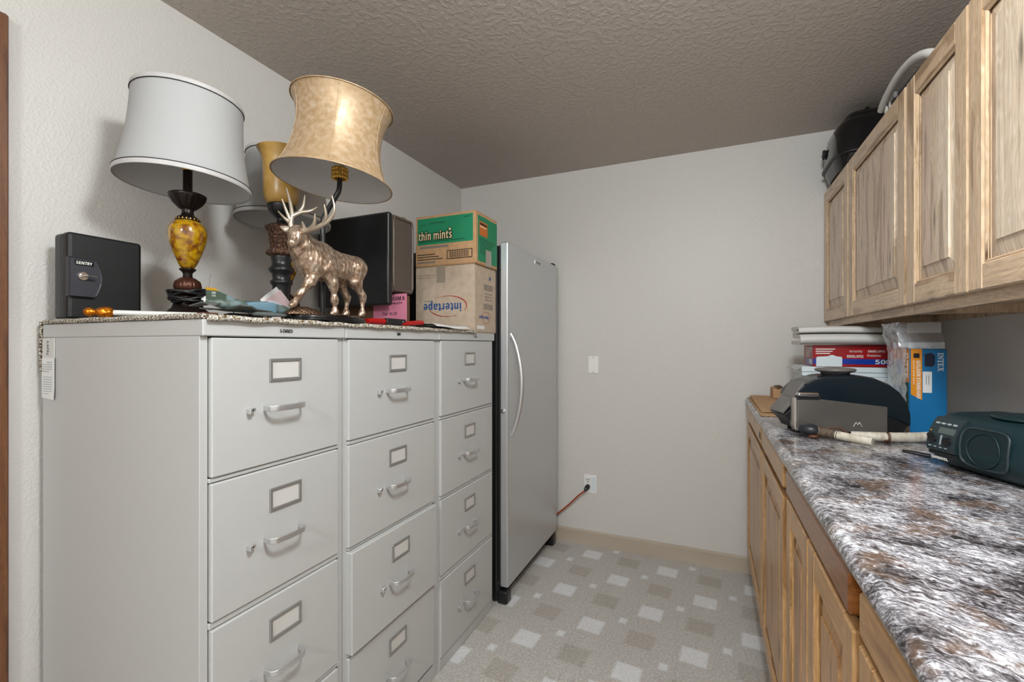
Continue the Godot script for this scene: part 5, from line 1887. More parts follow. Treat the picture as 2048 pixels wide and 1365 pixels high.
	plate("pink_sheet", po, pr, 0.15, 0.0, 0.0, 1.0, 1.0, "pink_paper", null, 0.001)
	text("lettering", "KIDIUM 8", on(po, pr, 0.15, 0.66, 0.13) + Vector3(0, 0, -0.0006), Vector3.RIGHT, Vector3.UP, 0.095, 0.016, "ink")
	text("lettering", "QUALITY", on(po, pr, 0.15, 0.66, 0.27) + Vector3(0, 0, -0.0006), Vector3.RIGHT, Vector3.UP, 0.075, 0.010, "ink")
	text("handwriting", "Pair 40.00", on(po, pr, 0.15, 0.50, 0.55) + Vector3(0, 0, -0.0006), Vector3.RIGHT, Vector3.UP, 0.075, 0.014, "ink", null, "Droid Serif", false)
	text("handwriting", "8.00%", on(po, pr, 0.15, 0.55, 0.82) + Vector3(0, 0, -0.0006), Vector3.RIGHT, Vector3.UP, 0.036, 0.013, "ink", null, "Droid Serif", false)
	cardboard_boxes()
	# red and black folding tool at the front edge
	thing("folding_tool", "red and black folding hand tool on the runner before the pink sheet", "tool", Vector3(-1.0, TOP, 1.30))
	var ty := TOP + 0.009
	part("grip", MB.new().tube(spline([Vector3(-1.000, ty + 0.002, 1.135), Vector3(-1.000, ty + 0.003, 1.19), Vector3(-1.000, ty + 0.004, 1.26)], 4), lerp_list([0.0085, 0.010, 0.010], 9), 14), "tool_red")
	part("hinge", MB.new().rbox(Vector3(-0.998, ty + 0.004, 1.268), Vector3(0.026, 0.023, 0.105), 0.006), "black_satin")
	part("grip", MB.new().tube(spline([Vector3(-0.992, ty - 0.002, 1.295), Vector3(-0.990, ty + 0.002, 1.34), Vector3(-0.992, ty + 0.006, 1.39), Vector3(-0.994, ty + 0.008, 1.425)], 4), lerp_list([0.007, 0.0085, 0.010, 0.010], 13), 14), "tool_red")
	part("jaw", MB.new().rbox(Vector3(-0.996, TOP + 0.005, 1.415), Vector3(0.016, 0.010, 0.035), 0.003), "black_gloss")
	part("rivet", MB.new().ellipsoid(Vector3(-0.985, ty + 0.006, 1.30), Vector3(0.002, 0.003, 0.003), 8), "chrome")
	# loose papers
	for k in 3:
		thing("paper_sheet", ["topmost curled white paper sheet before the pale carton", "middle white paper sheet in the pile before the pale carton", "lowest white paper sheet in the pile at the runner edge"][k], "paper", Vector3(-1.0, TOP, 1.58), "white papers by the pale carton")
		var yy := TOP + 0.0115 - 0.0026 * k
		var zz := 1.435 + 0.022 * k
		part("sheet", MB.new().sheet(func(u, v): return Vector3(lerpf(-1.10, -0.932 if k == 0 else -0.958, u), yy + (0.008 if k == 0 else 0.0) * maxf(0, 0.5 - v) + 0.001 * sin(v * 8 + k) - (0.0105 * pow(maxf(0, u - 0.86) / 0.14, 1.4) if k == 0 else 0.0), lerpf(zz, zz + 0.25, v)), 14, 10, 0.0008), "white_paper")


func counter_things() -> void:
	var C := 0.9775
	indoor_grill(C)
	# stack at the back: boxes of envelopes and a folded white sheet
	var lab := ["lowest plain white box in the stack behind the indoor grill", "middle plain white box of the stack behind the indoor grill", "upper plain white box directly under the red envelope box"]
	var ys := [[C + 0.0005, 1.058], [1.0585, 1.1362], [1.1367, 1.1765]]
	for k in 3:
		var x0 := 0.365 + (0.006 if k == 1 else 0.0)
		thing("white_box", lab[k], "box", Vector3(0.53, ys[k][0], 2.40), "white boxes behind the grill")
		var h: float = ys[k][1] - ys[k][0]
		part("tray", MB.new().box(Vector3((x0 + 0.70) / 2, ys[k][0] + h * 0.42, 2.405), Vector3(0.70 - x0, h * 0.84, 0.215), 0.0015), "card_white")
		part("lid", MB.new().box(Vector3((x0 + 0.70) / 2, ys[k][1] - h * 0.28, 2.403), Vector3(0.704 - x0, h * 0.55, 0.222), 0.0015), "card_white")
	part("end_flap", MB.new().sheet(func(u, v): return Vector3(0.362 - 0.030 * u, 1.172 + 0.010 * u - 0.016 * sin(u * 2.0), lerpf(2.31, 2.50, v)), 6, 4, 0.0015), "soft_white")
	thing("envelope_box", "red and blue envelope box marked 500 on the white boxes", "box", Vector3(0.555, 1.177, 2.40))
	part("carton", MB.new().box(Vector3(0.5555, 1.2232, 2.398), Vector3(0.300, 0.0915, 0.206), 0.0012), "box_red")
	var o := Vector3(0.4055, 1.269, 2.2946)
	var r := Vector3(0.300, 0, 0)
	var h := 0.0915
	plate("blue_band", o, r, h, 0.0, 0.64, 1.0, 0.88, "box_blue")
	text("lettering", "500", on(o, r, h, 0.80, 0.76) + Vector3(0, 0, -0.0004), Vector3.RIGHT, Vector3.UP, 0.050, 0.018, "white_ink")
	text("lettering", "ENVELOPES", on(o, r, h, 0.49, 0.52) + Vector3(0, 0, -0.0002), Vector3.RIGHT, Vector3.UP, 0.056, 0.011, "white_ink")
	text("lettering", "ENVELOPES", on(o, r, h, 0.73, 0.29) + Vector3(0, 0, -0.0002), Vector3.RIGHT, Vector3.UP, 0.056, 0.009, "white_ink")
	text("lettering", "Security", on(o, r, h, 0.50, 0.30) + Vector3(0, 0, -0.0002), Vector3.RIGHT, Vector3.UP, 0.045, 0.012, "white_ink", null, "Droid Serif", false)
	text("lettering", "Business", on(o, r, h, 0.70, 0.47) + Vector3(0, 0, -0.0002), Vector3.RIGHT, Vector3.UP, 0.045, 0.010, "white_ink", null, "Droid Serif", false)
	for k in 3:
		plate("print_line", o, r, h, 0.03, 0.17 + 0.10 * k, 0.26 - 0.03 * k, 0.215 + 0.10 * k, "white_ink")
	var ev := PackedVector2Array([Vector2(0.416, 1.178), Vector2(0.416, 1.213), Vector2(0.420, 1.219), Vector2(0.458, 1.2215), Vector2(0.468, 1.2265), Vector2(0.478, 1.2265), Vector2(0.486, 1.2215), Vector2(0.506, 1.219), Vector2(0.508, 1.213), Vector2(0.508, 1.178)])
	part("printed_envelope", MB.new().prism(ev, 2, 2.2938, 2.2950), "card_white")
	var o2 := Vector3(0.4051, 1.269, 2.501)
	var r2 := Vector3(0, 0, -0.206)
	plate("end_panel", o2, r2, h, 0.02, 0.02, 0.98, 0.98, "box_pale_red")
	plate("end_blue", o2, r2, h, 0.25, 0.66, 0.96, 0.94, "box_blue", null, 0.001)
	text("lettering", "10", on(o2, r2, h, 0.72, 0.79) + Vector3(-0.0004, 0, 0), Vector3(0, 0, -1), Vector3.UP, 0.06, 0.020, "white_ink")
	for k in 4:
		plate("print_line", o2, r2, h, 0.2, 0.14 + 0.12 * k, 0.9 - 0.1 * k, 0.19 + 0.12 * k, "white_ink", null, 0.001)
	thing("folded_sheet", "folded thick white plastic sheet on top of the red envelope box", "plastic sheet", Vector3(0.54, 1.27, 2.38))
	# one sheet folded back on itself: swept along x
	var fold := [[0.11, 0.006], [0.02, 0.006], [-0.08, 0.006], [-0.108, 0.010], [-0.119, 0.020], [-0.108, 0.031], [-0.08, 0.034], [0.0, 0.034], [0.055, 0.036], [0.070, 0.044], [0.055, 0.052], [0.0, 0.053], [-0.05, 0.055], [-0.08, 0.060], [-0.06, 0.068], [0.0, 0.070], [0.11, 0.071]]
	var pth := []
	for q in fold:
		pth.append(Vector3(0, q[1], q[0]))
	pth = spline(pth, 4)
	var rows := []
	for i in 13:
		var t := i / 12.0
		var x := lerpf(0.352, 0.735, t)
		var row := PackedVector3Array()
		var m := pth.size()
		var back := []
		for k in m:
			var a: Vector3 = pth[maxi(k - 1, 0)]
			var b: Vector3 = pth[mini(k + 1, m - 1)]
			var n := (b - a).normalized().cross(Vector3.RIGHT)
			var sag := 0.94 + 0.06 * cos((t - 0.25) * 4.0)
			var base := Vector3(x, 1.2735 + pth[k].y * sag, 2.375 + pth[k].z - 0.015 * t)
			row.append(base + n * 0.0085)
			back.append(base - n * 0.0085)
		back.reverse()
		for p in back:
			row.append(p)
		rows.append(row)
	part("sheet", MB.new().grid(rows, true, true, true), "soft_white")
	pool_box(C)
	# flattened cardboard on the corner of the worktop
	thing("flat_cardboard", "flattened brown cardboard sheet on the far corner of the worktop", "cardboard", Vector3(0.31, C, 2.45))
	part("lower_sheet", MB.new().box(Vector3(0.275, C + 0.0025, 2.46), Vector3(0.168, 0.004, 0.70), 0.0008), "cardboard")
	part("upper_sheet", MB.new().sheet(func(u, v): return Vector3(lerpf(0.200, 0.357, u), C + 0.008 + 0.006 * v * (1 - u) + 0.004 * sin(u * 3.0), lerpf(2.18, 2.80, v)), 8, 8, 0.003), "cardboard")
	thing("small_carton", "small open brown carton on the flattened cardboard by the back wall", "carton", Vector3(0.35, C + 0.012, 2.74))
	part("carton", MB.new().box(Vector3(0.354, C + 0.041, 2.745), Vector3(0.110, 0.050, 0.12), 0.001), "cardboard")
	part("flap", MB.new().sheet(func(u, v): return Vector3(0.300 + 0.02 * u + 0.035 * v, C + 0.068 + 0.012 * (1.0 - u), 2.69 - 0.02 * u + 0.06 * v), 4, 4, 0.002), "cardboard_brown")
	stone_axe(C)
	radio(C)
	cabinet_roof_things()


func indoor_grill(C: float) -> void:
	var ds := Vector3(0.965, 0, 0.262).normalized()
	var dw := Vector3(-ds.z, 0, ds.x)
	var o := Vector3(0.262, C, 1.742)
	thing("indoor_grill", "black and stainless countertop indoor grill with a domed lid", "grill", o + ds * 0.16 + dw * 0.13)
	var xf := Transform3D(Basis(ds, Vector3.UP, dw), o)
	var W := 0.14
	# black body, side outline (s, y)
	var pb := PackedVector2Array()
	for q in [[-0.012, 0.045], [0.006, 0.012], [0.03, 0.006], [0.300, 0.006], [0.322, 0.012], [0.330, 0.03], [0.335, 0.080], [0.30, 0.088], [0.020, 0.115], [-0.012, 0.075]]:
		pb.append(Vector2(q[0], q[1]))
	var m := MB.new()
	m.xf = xf
	part("body", m.prism(pb, 2, 0.004, W - 0.004, 0.004), "black_satin")
	for s in [0.03, 0.28]:
		for w in [0.03, W - 0.03]:
			m = MB.new(); m.xf = xf
			part("foot", m.lathe([Vector2(0, 0), Vector2(0.011, 0.0), Vector2(0.012, 0.008), Vector2(0, 0.008)], Vector3(s, 0, w), 14), "black_matte")
	# stainless band round the side and the rounded front corner
	var ps := PackedVector2Array([Vector2(0.001, 0.010), Vector2(0.268, 0.010), Vector2(0.268, 0.092), Vector2(0.262, 0.0935), Vector2(0.001, 0.1215)])
	m = MB.new(); m.xf = xf
	var band := part("steel_band", m.prism(ps, 2, -0.003, 0.006, 0.0018), "grill_steel")
	m = MB.new(); m.xf = xf
	var cr := []
	for k in 7:
		var a := PI / 2 * k / 6
		cr.append(Vector3(0.001 - 0.016 * sin(a), 0, 0.013 - 0.016 * cos(a)))
	var rows := []
	for y in [0.012, 0.119]:
		var row := PackedVector3Array()
		for p in cr:
			row.append(p + Vector3.UP * (y - (0.02 * (0.001 - p.x) / 0.016 if y < 0.05 else -0.0) * -1.0))
		for k in 7:
			var p: Vector3 = cr[6 - k]
			row.append(Vector3(p.x * 0.8 + 0.003, y, p.z * 0.8 + 0.003))
		rows.append(row)
	part("corner_band", m.grid(rows, true, true, true), "grill_steel", band)
	m = MB.new(); m.xf = xf
	var mk := [Vector3(0.168, 0.028, -0.0032), Vector3(0.176, 0.042, -0.0032), Vector3(0.181, 0.034, -0.0032), Vector3(0.186, 0.042, -0.0032), Vector3(0.194, 0.028, -0.0032)]
	for k in 4:
		m.tube([mk[k], mk[k + 1]], 0.0008, 5)
	part("emblem", m, "white_ink", band)
	# domed lid: a loaf, inset towards both flanks
	rows = []
	var prof := [[0.020, 0.112], [0.004, 0.122], [0.010, 0.140], [0.028, 0.160], [0.058, 0.178], [0.098, 0.190], [0.145, 0.1945], [0.195, 0.193], [0.240, 0.185], [0.278, 0.168], [0.306, 0.143], [0.326, 0.108], [0.336, 0.066], [0.336, 0.03], [0.30, 0.05], [0.20, 0.092]]
	for q in [[0.0, 0.90], [0.004, 0.945], [0.012, 0.975], [0.026, 1.0], [W - 0.026, 1.0], [W - 0.012, 0.975], [W - 0.004, 0.945], [W, 0.90]]:
		var row := PackedVector3Array()
		for p in prof:
			row.append(Vector3(0.17 + (p[0] - 0.17) * (0.92 + 0.08 * q[1]), 0.09 + (p[1] - 0.09) * q[1], q[0]))
		rows.append(row)
	m = MB.new(); m.xf = xf
	var lid := part("lid", m.grid(rows, true, true, true), "grill_lid")
	m = MB.new(); m.xf = xf
	part("lid_handle", m.lathe([Vector2(0, 0.190), Vector2(0.040, 0.190), Vector2(0.042, 0.199), Vector2(0.056, 0.203), Vector2(0.060, 0.208), Vector2(0.054, 0.213), Vector2(0.030, 0.216), Vector2(0, 0.217)], Vector3(0.150, 0, 0.068), 36), "grill_panel", lid)
	m = MB.new(); m.xf = xf
	part("side_handle", m.rbox(Vector3(0.030, 0.130, -0.006), Vector3(0.066, 0.014, 0.020), 0.0065), "chrome", lid)
	m = MB.new(); m.xf = xf
	part("handle_cup", m.rbox(Vector3(0.034, 0.119, 0.002), Vector3(0.076, 0.016, 0.016), 0.006), "black_matte", lid)
	# slanted control panel in two plates
	for k in 2:
		var pq := [[-0.036, 0.062], [0.004, 0.112]] if k == 0 else [[0.004, 0.114], [0.034, 0.166]]
		var a := Vector2(pq[0][0], pq[0][1])
		var b := Vector2(pq[1][0], pq[1][1])
		var n := (b - a).orthogonal().normalized() * 0.010
		m = MB.new(); m.xf = xf
		var cp := part("control_panel", m.prism(PackedVector2Array([a, b, b - n, a - n]), 2, 0.012, 0.105, 0.002), "grill_panel")
		m = MB.new(); m.xf = xf
		var c := a.lerp(b, 0.5) + n * 0.02
		if k == 0:
			part("display", m.prism(PackedVector2Array([a.lerp(b, 0.25) + n * 0.04, a.lerp(b, 0.75) + n * 0.04, a.lerp(b, 0.75) - n * 0.1, a.lerp(b, 0.25) - n * 0.1]), 2, 0.025, 0.075), "radio_screen", cp)
	m = MB.new(); m.xf = xf
	part("chin", m.prism(PackedVector2Array([Vector2(-0.034, 0.058), Vector2(0.006, 0.020), Vector2(0.03, 0.03), Vector2(0.02, 0.11)]), 2, 0.012, W - 0.012, 0.002), "black_satin")


func pool_box(C: float) -> void:
	var x0 := 0.606
	var x1 := 0.703
	var z0 := 1.905
	var z1 := 2.068
	var yt := 1.2555
	thing("pool_box", "tall teal blue retail box with an orange ribbon standing by the right wall", "box", Vector3(0.655, C, 1.99))
	part("carton", MB.new().box(Vector3((x0 + x1) / 2, (C + 0.0005 + yt) / 2, (z0 + z1) / 2), Vector3(x1 - x0, yt - C - 0.0005, z1 - z0), 0.0012), "teal_blue")
	part("rim", MB.new().box(Vector3((x0 + x1) / 2, yt + 0.012, (z0 + z1) / 2 + 0.004), Vector3(x1 - x0 - 0.004, 0.022, z1 - z0 - 0.012), 0.001), "card_white")
	part("flap", MB.new().box(Vector3((x0 + x1) / 2, yt + 0.038, z0 + 0.030), Vector3(x1 - x0 - 0.004, 0.030, 0.003), 0.0005), "cardboard_brown")
	part("flap", MB.new().box(Vector3((x0 + x1) / 2, yt + 0.071, z0 + 0.032), Vector3(x1 - x0 - 0.008, 0.034, 0.003), 0.0005), "soft_white")
	var o := Vector3(x0, yt, z0 - 0.0003)
	var r := Vector3(x1 - x0, 0, 0)
	var h := yt - C
	var rb := PackedVector2Array([Vector2(x0 + 0.004, yt + 0.001), Vector2(x0 + 0.033, yt + 0.001), Vector2(x0 + 0.033, yt - 0.168), Vector2(x0 + 0.004, yt - 0.150)])
	part("ribbon", MB.new().prism(rb, 2, z0 - 0.0009, z0 + 0.0002), "sticker_orange")
	plate("ribbon_logo", o, r, h, 0.11, 0.05, 0.27, 0.105, "ink", null, 0.0022)
	text("lettering", "GOLDEN STANDARD", on(o, r, h, 0.245, 0.36) + Vector3(0, 0, -0.0008), Vector3.DOWN, Vector3.RIGHT, 0.125, 0.010, "white_ink")
	text("lettering", "quick and easy", on(o, r, h, 0.12, 0.28) + Vector3(0, 0, -0.0008), Vector3.DOWN, Vector3.RIGHT, 0.080, 0.006, "white_ink", null, "Droid Sans", false)
	text("lettering", "INTEX", on(o, r, h, 0.83, 0.150), Vector3.DOWN, Vector3.RIGHT, 0.060, 0.014, "white_ink", null, "Droid Serif")
	var hx := PackedVector2Array([Vector2(x0 + 0.040, yt - 0.016), Vector2(x0 + 0.056, yt - 0.012), Vector2(x0 + 0.066, yt - 0.020), Vector2(x0 + 0.066, yt - 0.050), Vector2(x0 + 0.058, yt - 0.058), Vector2(x0 + 0.040, yt - 0.056)])
	part("printed_picture", MB.new().prism(hx, 2, z0 - 0.0007, z0 + 0.0002), "navy")
	plate("price_label", o, r, h, 0.36, 0.265, 0.60, 0.515, "white_paper", null, 0.0014)
	for k in 2:
		plate("label_line", o, r, h, 0.44 + 0.07 * k, 0.31, 0.455 + 0.07 * k, 0.42, "grey_ink", null, 0.002)
	# printed left side
	var o2 := Vector3(x0 - 0.0003, yt, z1)
	var r2 := Vector3(0, 0, z0 - z1)
	plate("print_orange", o2, r2, h, 0.02, 0.0, 1.0, 0.13, "sticker_orange")
	plate("print_cream", o2, r2, h, 0.02, 0.13, 0.62, 0.46, "pale_sky")
	plate("print_orange", o2, r2, h, 0.66, 0.13, 1.0, 0.40, "sticker_orange")
	plate("print_blue", o2, r2, h, 0.34, 0.13, 0.64, 0.32, "box_blue", null, 0.001)
	plate("print_lawn", o2, r2, h, 0.36, 0.78, 1.0, 0.93, "leaf_green")
	plate("print_orange", o2, r2, h, 0.55, 0.93, 1.0, 1.0, "sticker_orange")
	plate("print_plant", o2, r2, h, 0.62, 0.40, 0.95, 0.70, "plant_green", null, 0.001)
	text("lettering", "INTEX", on(o2, r2, h, 0.84, 0.20) + Vector3(-0.0006, 0, 0), Vector3.DOWN, Vector3(0, 0, -1), 0.085, 0.030, "white_ink", null, "Droid Serif")
	var cb := on(o2, r2, h, 0.62, 0.745)
	part("print_berry", MB.new().ellipsoid(cb, Vector3(0.0006, 0.011, 0.022), 16), "tool_red")
	# clear bag slumped against its left side
	thing("clear_bag", "clear plastic bag hanging against the left side of the teal box", "bag", Vector3(0.585, C, 1.99))
	var wob := FastNoiseLite.new()
	wob.seed = 4; wob.frequency = 1.0
	part("film", MB.new().sheet(func(u, v):
		var cr := smoothstep(0.75, 1.0, v)
		return Vector3(0.594 + 0.008 * wob.get_noise_2d(u * 5, v * 7) * (1.0 + 1.5 * cr) - 0.02 * cr, lerpf(C + 0.002, 1.345, v), lerpf(2.066, 1.893, u) + 0.01 * cr * wob.get_noise_2d(v * 9, u * 5)), 24, 36, 0.0006, Vector3.RIGHT), "bag_clear")
	part("film", MB.new().sheet(func(u, v): return Vector3(lerpf(0.574, 0.69, u), lerpf(1.262, 1.345, v) + 0.004 * wob.get_noise_2d(u * 8, v * 3), 1.888 + 0.006 * wob.get_noise_2d(u * 7, v * 6 + 20) + 0.03 * v), 16, 12, 0.0006, Vector3(0, 0, 1)), "bag_clear")


func stone_axe(C: float) -> void:
	var y := C + 0.013
	thing("stone_axe", "stone-headed axe with sinew-wrapped antler handle before the indoor grill", "axe", Vector3(0.36, C, 1.70))
	var a := Vector3(0.318, y + 0.008, 1.676)
	var b := Vector3(0.430, y, 1.600)
	var d := (b - a).normalized()
	var hd := MB.new()
	hd.xf = Transform3D(Basis(Vector3(0.82, 0, -0.57).normalized(), Vector3.UP, Vector3(0.57, 0, 0.82).normalized()), Vector3(0.287, C + 0.025, 1.688))
	part("stone_head", hd.ellipsoid(Vector3.ZERO, Vector3(0.031, 0.0185, 0.025), 24), "stone")
	part("strap", MB.new().ellipsoid(Vector3(0.296, C + 0.006, 1.672), Vector3(0.015, 0.0065, 0.012), 14), "leather")
	var wr := []
	for k in 22:
		wr.append(a + d * (-0.014 + 0.064 * k / 21.0))
	var rads := []
	for k in 22:
		rads.append(0.0155 + 0.0014 * (k % 2) - 0.0002 * k)
	part("wrapping", MB.new().tube(wr, rads, 16), "sinew")
	part("handle", MB.new().tube([a + d * 0.04, a + d * 0.07, a + d * 0.10, a + d * 0.132], [0.0125, 0.0125, 0.012, 0.0115], 16), "bone")
	part("thong", MB.new().tube(spline([a + d * 0.020 + Vector3.UP * 0.016, a + d * 0.035 + Vector3(0.008, 0.019, 0.008), a + d * 0.05 + Vector3(0.014, 0.013, 0.016), a + d * 0.07 + Vector3(0.016, -0.002, 0.020)], 5), 0.0028, 8), "leather")
	thing("antler_shaft", "long pale antler shaft with a twine tie behind the stone axe", "antler", Vector3(0.50, C, 1.73))
	var p := spline([Vector3(0.400, C + 0.0135, 1.704), Vector3(0.450, C + 0.0145, 1.694), Vector3(0.500, C + 0.015, 1.699), Vector3(0.550, C + 0.0155, 1.715), Vector3(0.598, C + 0.016, 1.740)], 6)
	part("shaft", MB.new().tube(p, lerp_list([0.011, 0.0135, 0.0145, 0.015, 0.0155], p.size()), 16), "bone")
	var tie := MB.new()
	for k in 3:
		var q: Vector3 = p[10] + (p[11] - p[10]) * (k * 0.35)
		tie.tube([q, q + (p[11] - p[10]).normalized() * 0.002], 0.0153, 16)
	tie.ellipsoid(p[10] + Vector3(-0.002, -0.009, -0.012), Vector3(0.006, 0.004, 0.005), 10)
	part("twine", tie, "leather")


func radio(C: float) -> void:
	var l := Vector3(0.36, 0, -0.933)
	var nn := Vector3(0.933, 0, 0.36)       # into the radio, away from its front
	var o := Vector3(0.492, C, 1.452)
	thing("radio", "dark teal portable CD radio at the right end of the worktop", "radio", o + l * 0.15 + nn * 0.09)
	var xf := Transform3D(Basis(l, Vector3.UP, nn), o)
	# section (depth, y); front bulges forward
	var sec := [[0.020, 0.003], [0.004, 0.012], [-0.008, 0.030], [-0.012, 0.050], [-0.008, 0.075], [0.002, 0.100], [0.014, 0.117], [0.030, 0.126], [0.060, 0.130], [0.150, 0.132], [0.185, 0.126], [0.198, 0.110], [0.200, 0.020], [0.190, 0.004]]
	var rows := []
	for q in [[0.0, 0.60, 0.045], [0.004, 0.74, 0.030], [0.012, 0.87, 0.016], [0.026, 0.96, 0.005], [0.045, 1.0, 0.0], [0.110, 1.0, -0.004], [0.190, 1.0, -0.004], [0.255, 1.0, 0.0], [0.275, 0.96, 0.006], [0.290, 0.87, 0.018], [0.298, 0.74, 0.032], [0.302, 0.60, 0.045]]:
		var row := PackedVector3Array()
		for p in sec:
			row.append(Vector3(q[0], 0.062 + (p[1] - 0.062) * (0.5 + 0.5 * q[1]), 0.1 + (p[0] - 0.1) * q[1] + q[2] * 0.3))
		rows.append(row)
	var m := MB.new(); m.xf = xf
	part("body", m.grid(rows, true, true, true), "radio_teal")
	for q in [0.05, 0.25]:
		m = MB.new(); m.xf = xf
		part("foot", m.rbox(Vector3(q, 0.003, 0.06), Vector3(0.03, 0.006, 0.06), 0.002), "black_matte")
	# a piece of the front skin, pushed out by d
	var skin := func(l0: float, l1: float, y0: float, y1: float, d: float) -> MB:
		var rr := []
		for i in 7:
			var y := lerpf(y0, y1, i / 6.0)
			var z := 0.0
			for k in sec.size() - 1:
				if sec[k][1] <= y and sec[k + 1][1] >= y and k < 9:
					z = lerpf(sec[k][0], sec[k + 1][0], (y - sec[k][1]) / maxf(sec[k + 1][1] - sec[k][1], 1e-5))
					break
			rr.append(PackedVector3Array([Vector3(l0, y, z - d - 0.002), Vector3(l1, y, z - d - 0.004), Vector3(l1, y, z + 0.006), Vector3(l0, y, z + 0.006)]))
		var mb := MB.new()
		mb.xf = xf
		for i in 6:       # flat faces
			var a: PackedVector3Array = rr[i]
			var b: PackedVector3Array = rr[i + 1]
			var mid := Vector3((l0 + l1) / 2, (y0 + y1) / 2, 0.05)
			for k in [0, 1, 3]:
				var k2: int = (k + 1) % 4
				mb.ftri(a[k], b[k], b[k2], mid); mb.ftri(a[k], b[k2], a[k2], mid)
		var mid2 := Vector3((l0 + l1) / 2, (y0 + y1) / 2, 0)
		for e in [rr[0], rr[6]]:
			mb.ftri(e[0], e[1], e[2], mid2); mb.ftri(e[0], e[2], e[3], mid2)
		return mb
	var pn := part("control_panel", skin.call(0.024, 0.100, 0.040, 0.118, 0.0025), "radio_panel")
	part("display", skin.call(0.050, 0.092, 0.082, 0.096, 0.0040), "radio_screen", pn)
	for k in 4:
		part("button", skin.call(0.034 + 0.015 * k, 0.044 + 0.015 * k, 0.103, 0.1065, 0.0045), "light_grey_ink", pn)
	for k in 4:
		part("button", skin.call(0.032 + 0.014 * k, 0.038 + 0.014 * k, 0.0485, 0.0505, 0.0045), "light_grey_ink", pn)
	part("tuning_scale", skin.call(0.060, 0.064, 0.056, 0.078, 0.0045), "light_grey_ink", pn)
	for q in [[0.036, 0.074, 0.006], [0.044, 0.066, 0.007], [0.080, 0.066, 0.010]]:
		m = MB.new(); m.xf = xf
		part("knob", m.tube([Vector3(q[0], q[1], -0.006), Vector3(q[0], q[1], -0.020)], q[2], 18), "black_satin", pn)
	m = MB.new(); m.xf = xf
	part("power_light", m.ellipsoid(Vector3(0.033, 0.086, -0.012), Vector3(0.003, 0.002, 0.002), 8), "brass", pn)
	part("slot", skin.call(0.026, 0.098, 0.030, 0.038, 0.0008), "black_matte")
	text("lettering", "memorex", o + l * 0.052 + Vector3.UP * 0.022 + nn * -0.0095, l, Vector3(-0.3, 0.9, 0).normalized(), 0.042, 0.007, "white_ink")
	# right speaker behind a rounded frame
	var ring := []
	for k in 40:
		var a := TAU * k / 40
		var e := 0.45
		ring.append(Vector3(0.160 + 0.052 * signf(cos(a)) * pow(absf(cos(a)), e), 0.066 + 0.042 * signf(sin(a)) * pow(absf(sin(a)), e), 0))
	for k in 40:
		var y: float = ring[k].y
		ring[k].z = -0.013 + 0.010 * smoothstep(0.07, 0.115, y) + 0.004 * smoothstep(0.04, 0.02, y)
	m = MB.new(); m.xf = xf
	var sp := part("speaker", m.tube(ring, 0.0028, 8, true), "radio_panel")
	m = MB.new(); m.xf = xf
	var face := PackedVector3Array()
	var faceb := PackedVector3Array()
	for p in ring:
		face.append(p + Vector3(0, 0, -0.0005)); faceb.append(p + Vector3(0, 0, 0.01))
	part("speaker_cloth", m.grid([faceb, face], true, true, true), "radio_mesh", sp)
	m = MB.new(); m.xf = xf
	var cr := []
	for k in 30:
		var a := TAU * k / 30
		cr.append(Vector3(0.160 + 0.036 * cos(a), 0.064 + 0.036 * sin(a), -0.0135 + 0.008 * smoothstep(0.07, 0.11, 0.064 + 0.036 * sin(a))))
	part("cone_ring", m.tube(cr, 0.0016, 6, true), "radio_teal", sp)
	m = MB.new(); m.xf = xf
	part("disc_lid", m.lathe([Vector2(0.072, 0.130), Vector2(0.074, 0.1345), Vector2(0.068, 0.137), Vector2(0.03, 0.139), Vector2(0, 0.139)], Vector3(0.16, 0, 0.105), 40), "radio_teal")
	m = MB.new(); m.xf = xf
	part("top_button", m.rbox(Vector3(0.21, 0.135, 0.035), Vector3(0.018, 0.005, 0.009), 0.002), "radio_panel")
	thing("power_lead", "thin dark cable loop on the worktop left of the radio", "cable", Vector3(0.50, C, 1.56))
	var w := [Vector3(0.560, C + 0.003, 1.50), Vector3(0.520, C + 0.0025, 1.545), Vector3(0.490, C + 0.0025, 1.572), Vector3(0.483, C + 0.0025, 1.552), Vector3(0.500, C + 0.0025, 1.525), Vector3(0.520, C + 0.003, 1.500)]
	part("cable", MB.new().tube(spline(w, 6), 0.0021, 6), "black_satin")


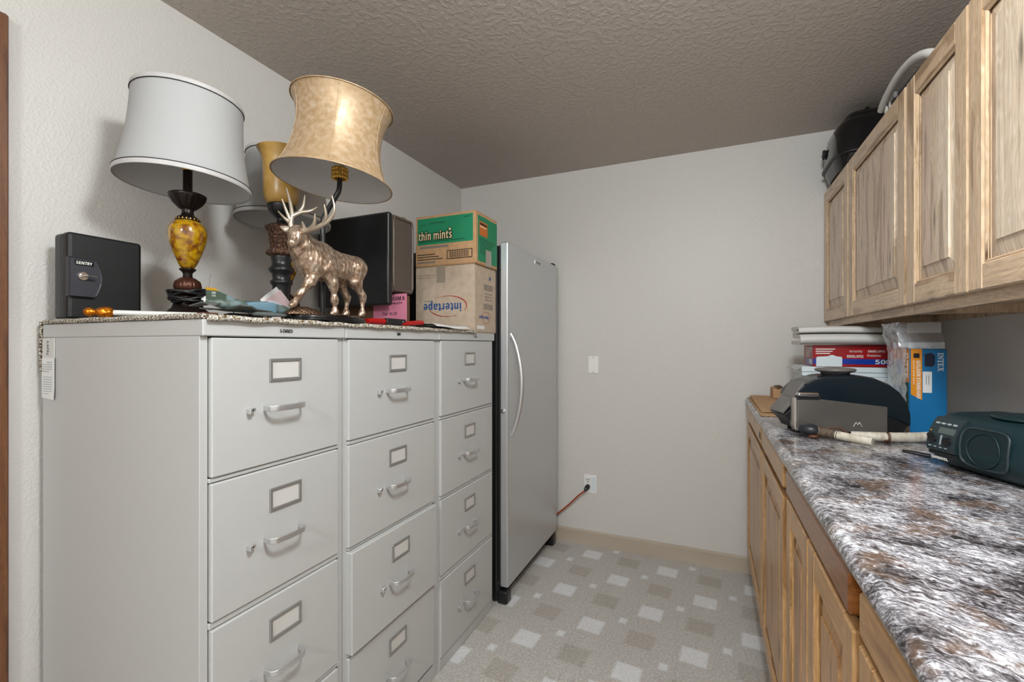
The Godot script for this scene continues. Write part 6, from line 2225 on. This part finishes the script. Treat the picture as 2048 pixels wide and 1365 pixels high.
func cabinet_roof_things() -> void:
	var y0 := 2.0735
	var c := Vector3(0.665, y0, 2.62)
	thing("roaster", "black enamel roaster oven on the far wall cabinets below the ceiling", "roaster", c)
	var sq := func(rows: Array) -> Array:
		var out := []
		for q in rows:      # [y, half x, half z]
			var row := PackedVector3Array()
			for k in 56:
				var a := TAU * k / 56
				var cx := signf(cos(a)) * pow(absf(cos(a)), 0.5)
				var cz := signf(sin(a)) * pow(absf(sin(a)), 0.5)
				row.append(c + Vector3(q[1] * cx, q[0], q[2] * cz))
			out.append(row)
		return out
	part("pan", MB.new().grid(sq.call([[0.0, 0.118, 0.150], [0.004, 0.124, 0.158], [0.050, 0.138, 0.172], [0.056, 0.140, 0.174]]), true, true, true), "black_gloss")
	part("rim", MB.new().grid(sq.call([[0.055, 0.135, 0.170], [0.055, 0.148, 0.182], [0.058, 0.151, 0.185], [0.063, 0.151, 0.185], [0.066, 0.147, 0.181], [0.066, 0.135, 0.170]]), true, true, true), "black_satin")
	part("lid", MB.new().grid(sq.call([[0.064, 0.142, 0.176], [0.075, 0.143, 0.177], [0.165, 0.137, 0.170], [0.200, 0.130, 0.161], [0.222, 0.114, 0.143], [0.228, 0.102, 0.130], [0.242, 0.098, 0.124], [0.262, 0.084, 0.108], [0.274, 0.055, 0.070], [0.277, 0.0, 0.0]]), true, true, true), "black_gloss")
	part("lid_handle", MB.new().tube(spline([c + Vector3(0, 0.270, -0.06), c + Vector3(0, 0.287, -0.05), c + Vector3(0, 0.291, 0), c + Vector3(0, 0.287, 0.05), c + Vector3(0, 0.270, 0.06)], 5), 0.009, 10), "black_satin")
	var kn := c + Vector3(-0.134, 0.145, 0.075)
	var leaf := MB.new()
	leaf.tube([kn, kn + Vector3(-0.014, 0, 0)], 0.018, 12)
	for k in 5:
		var a := TAU * k / 5
		leaf.ellipsoid(kn + Vector3(-0.010, sin(a) * 0.016, cos(a) * 0.020), Vector3(0.006, 0.010, 0.010), 8)
	part("vent_knob", leaf, "black_matte")
	part("side_handle", MB.new().rbox(c + Vector3(0.02, 0.12, -0.190), Vector3(0.07, 0.018, 0.026), 0.008), "black_satin")
	# navy folded bag with a white curved tube in front
	thing("navy_bag", "navy bag with a white curved tube handle on the wall cabinets", "bag", Vector3(0.69, y0, 1.91))
	var rows := []
	for q in [[0.0, 0.92], [0.012, 1.0], [0.045, 1.0], [0.066, 0.93], [0.076, 0.80]]:
		var row := PackedVector3Array()
		for k in 40:
			var a := TAU * k / 40
			var cx := signf(cos(a)) * pow(absf(cos(a)), 0.4)
			var cz := signf(sin(a)) * pow(absf(sin(a)), 0.4)
			row.append(Vector3(0.700 + 0.110 * q[1] * cx, y0 + 0.001 + q[0] + 0.004 * sin(a * 5.0), 1.915 + 0.195 * q[1] * cz))
		rows.append(row)
	part("bag_body", MB.new().grid(rows, true, true, true), "navy")
	part("tube_handle", MB.new().tube(spline([Vector3(0.588, y0 + 0.075, 2.105), Vector3(0.582, y0 + 0.082, 2.05), Vector3(0.576, y0 + 0.088, 1.96), Vector3(0.573, y0 + 0.088, 1.86), Vector3(0.575, y0 + 0.076, 1.77), Vector3(0.580, y0 + 0.050, 1.70), Vector3(0.590, y0 + 0.022, 1.66)], 6), 0.0125, 14), "soft_white")
	for q in [[0.050, 2.060, 0.016], [0.052, 2.022, 0.012]]:
		part("white_patch", MB.new().ellipsoid(Vector3(0.589, y0 + q[0], q[1]), Vector3(0.003, 0.018, q[2]), 14), "white_ink")
	part("buckle", MB.new().rbox(Vector3(0.586, y0 + 0.060, 1.975), Vector3(0.012, 0.022, 0.040), 0.004), "mid_grey")
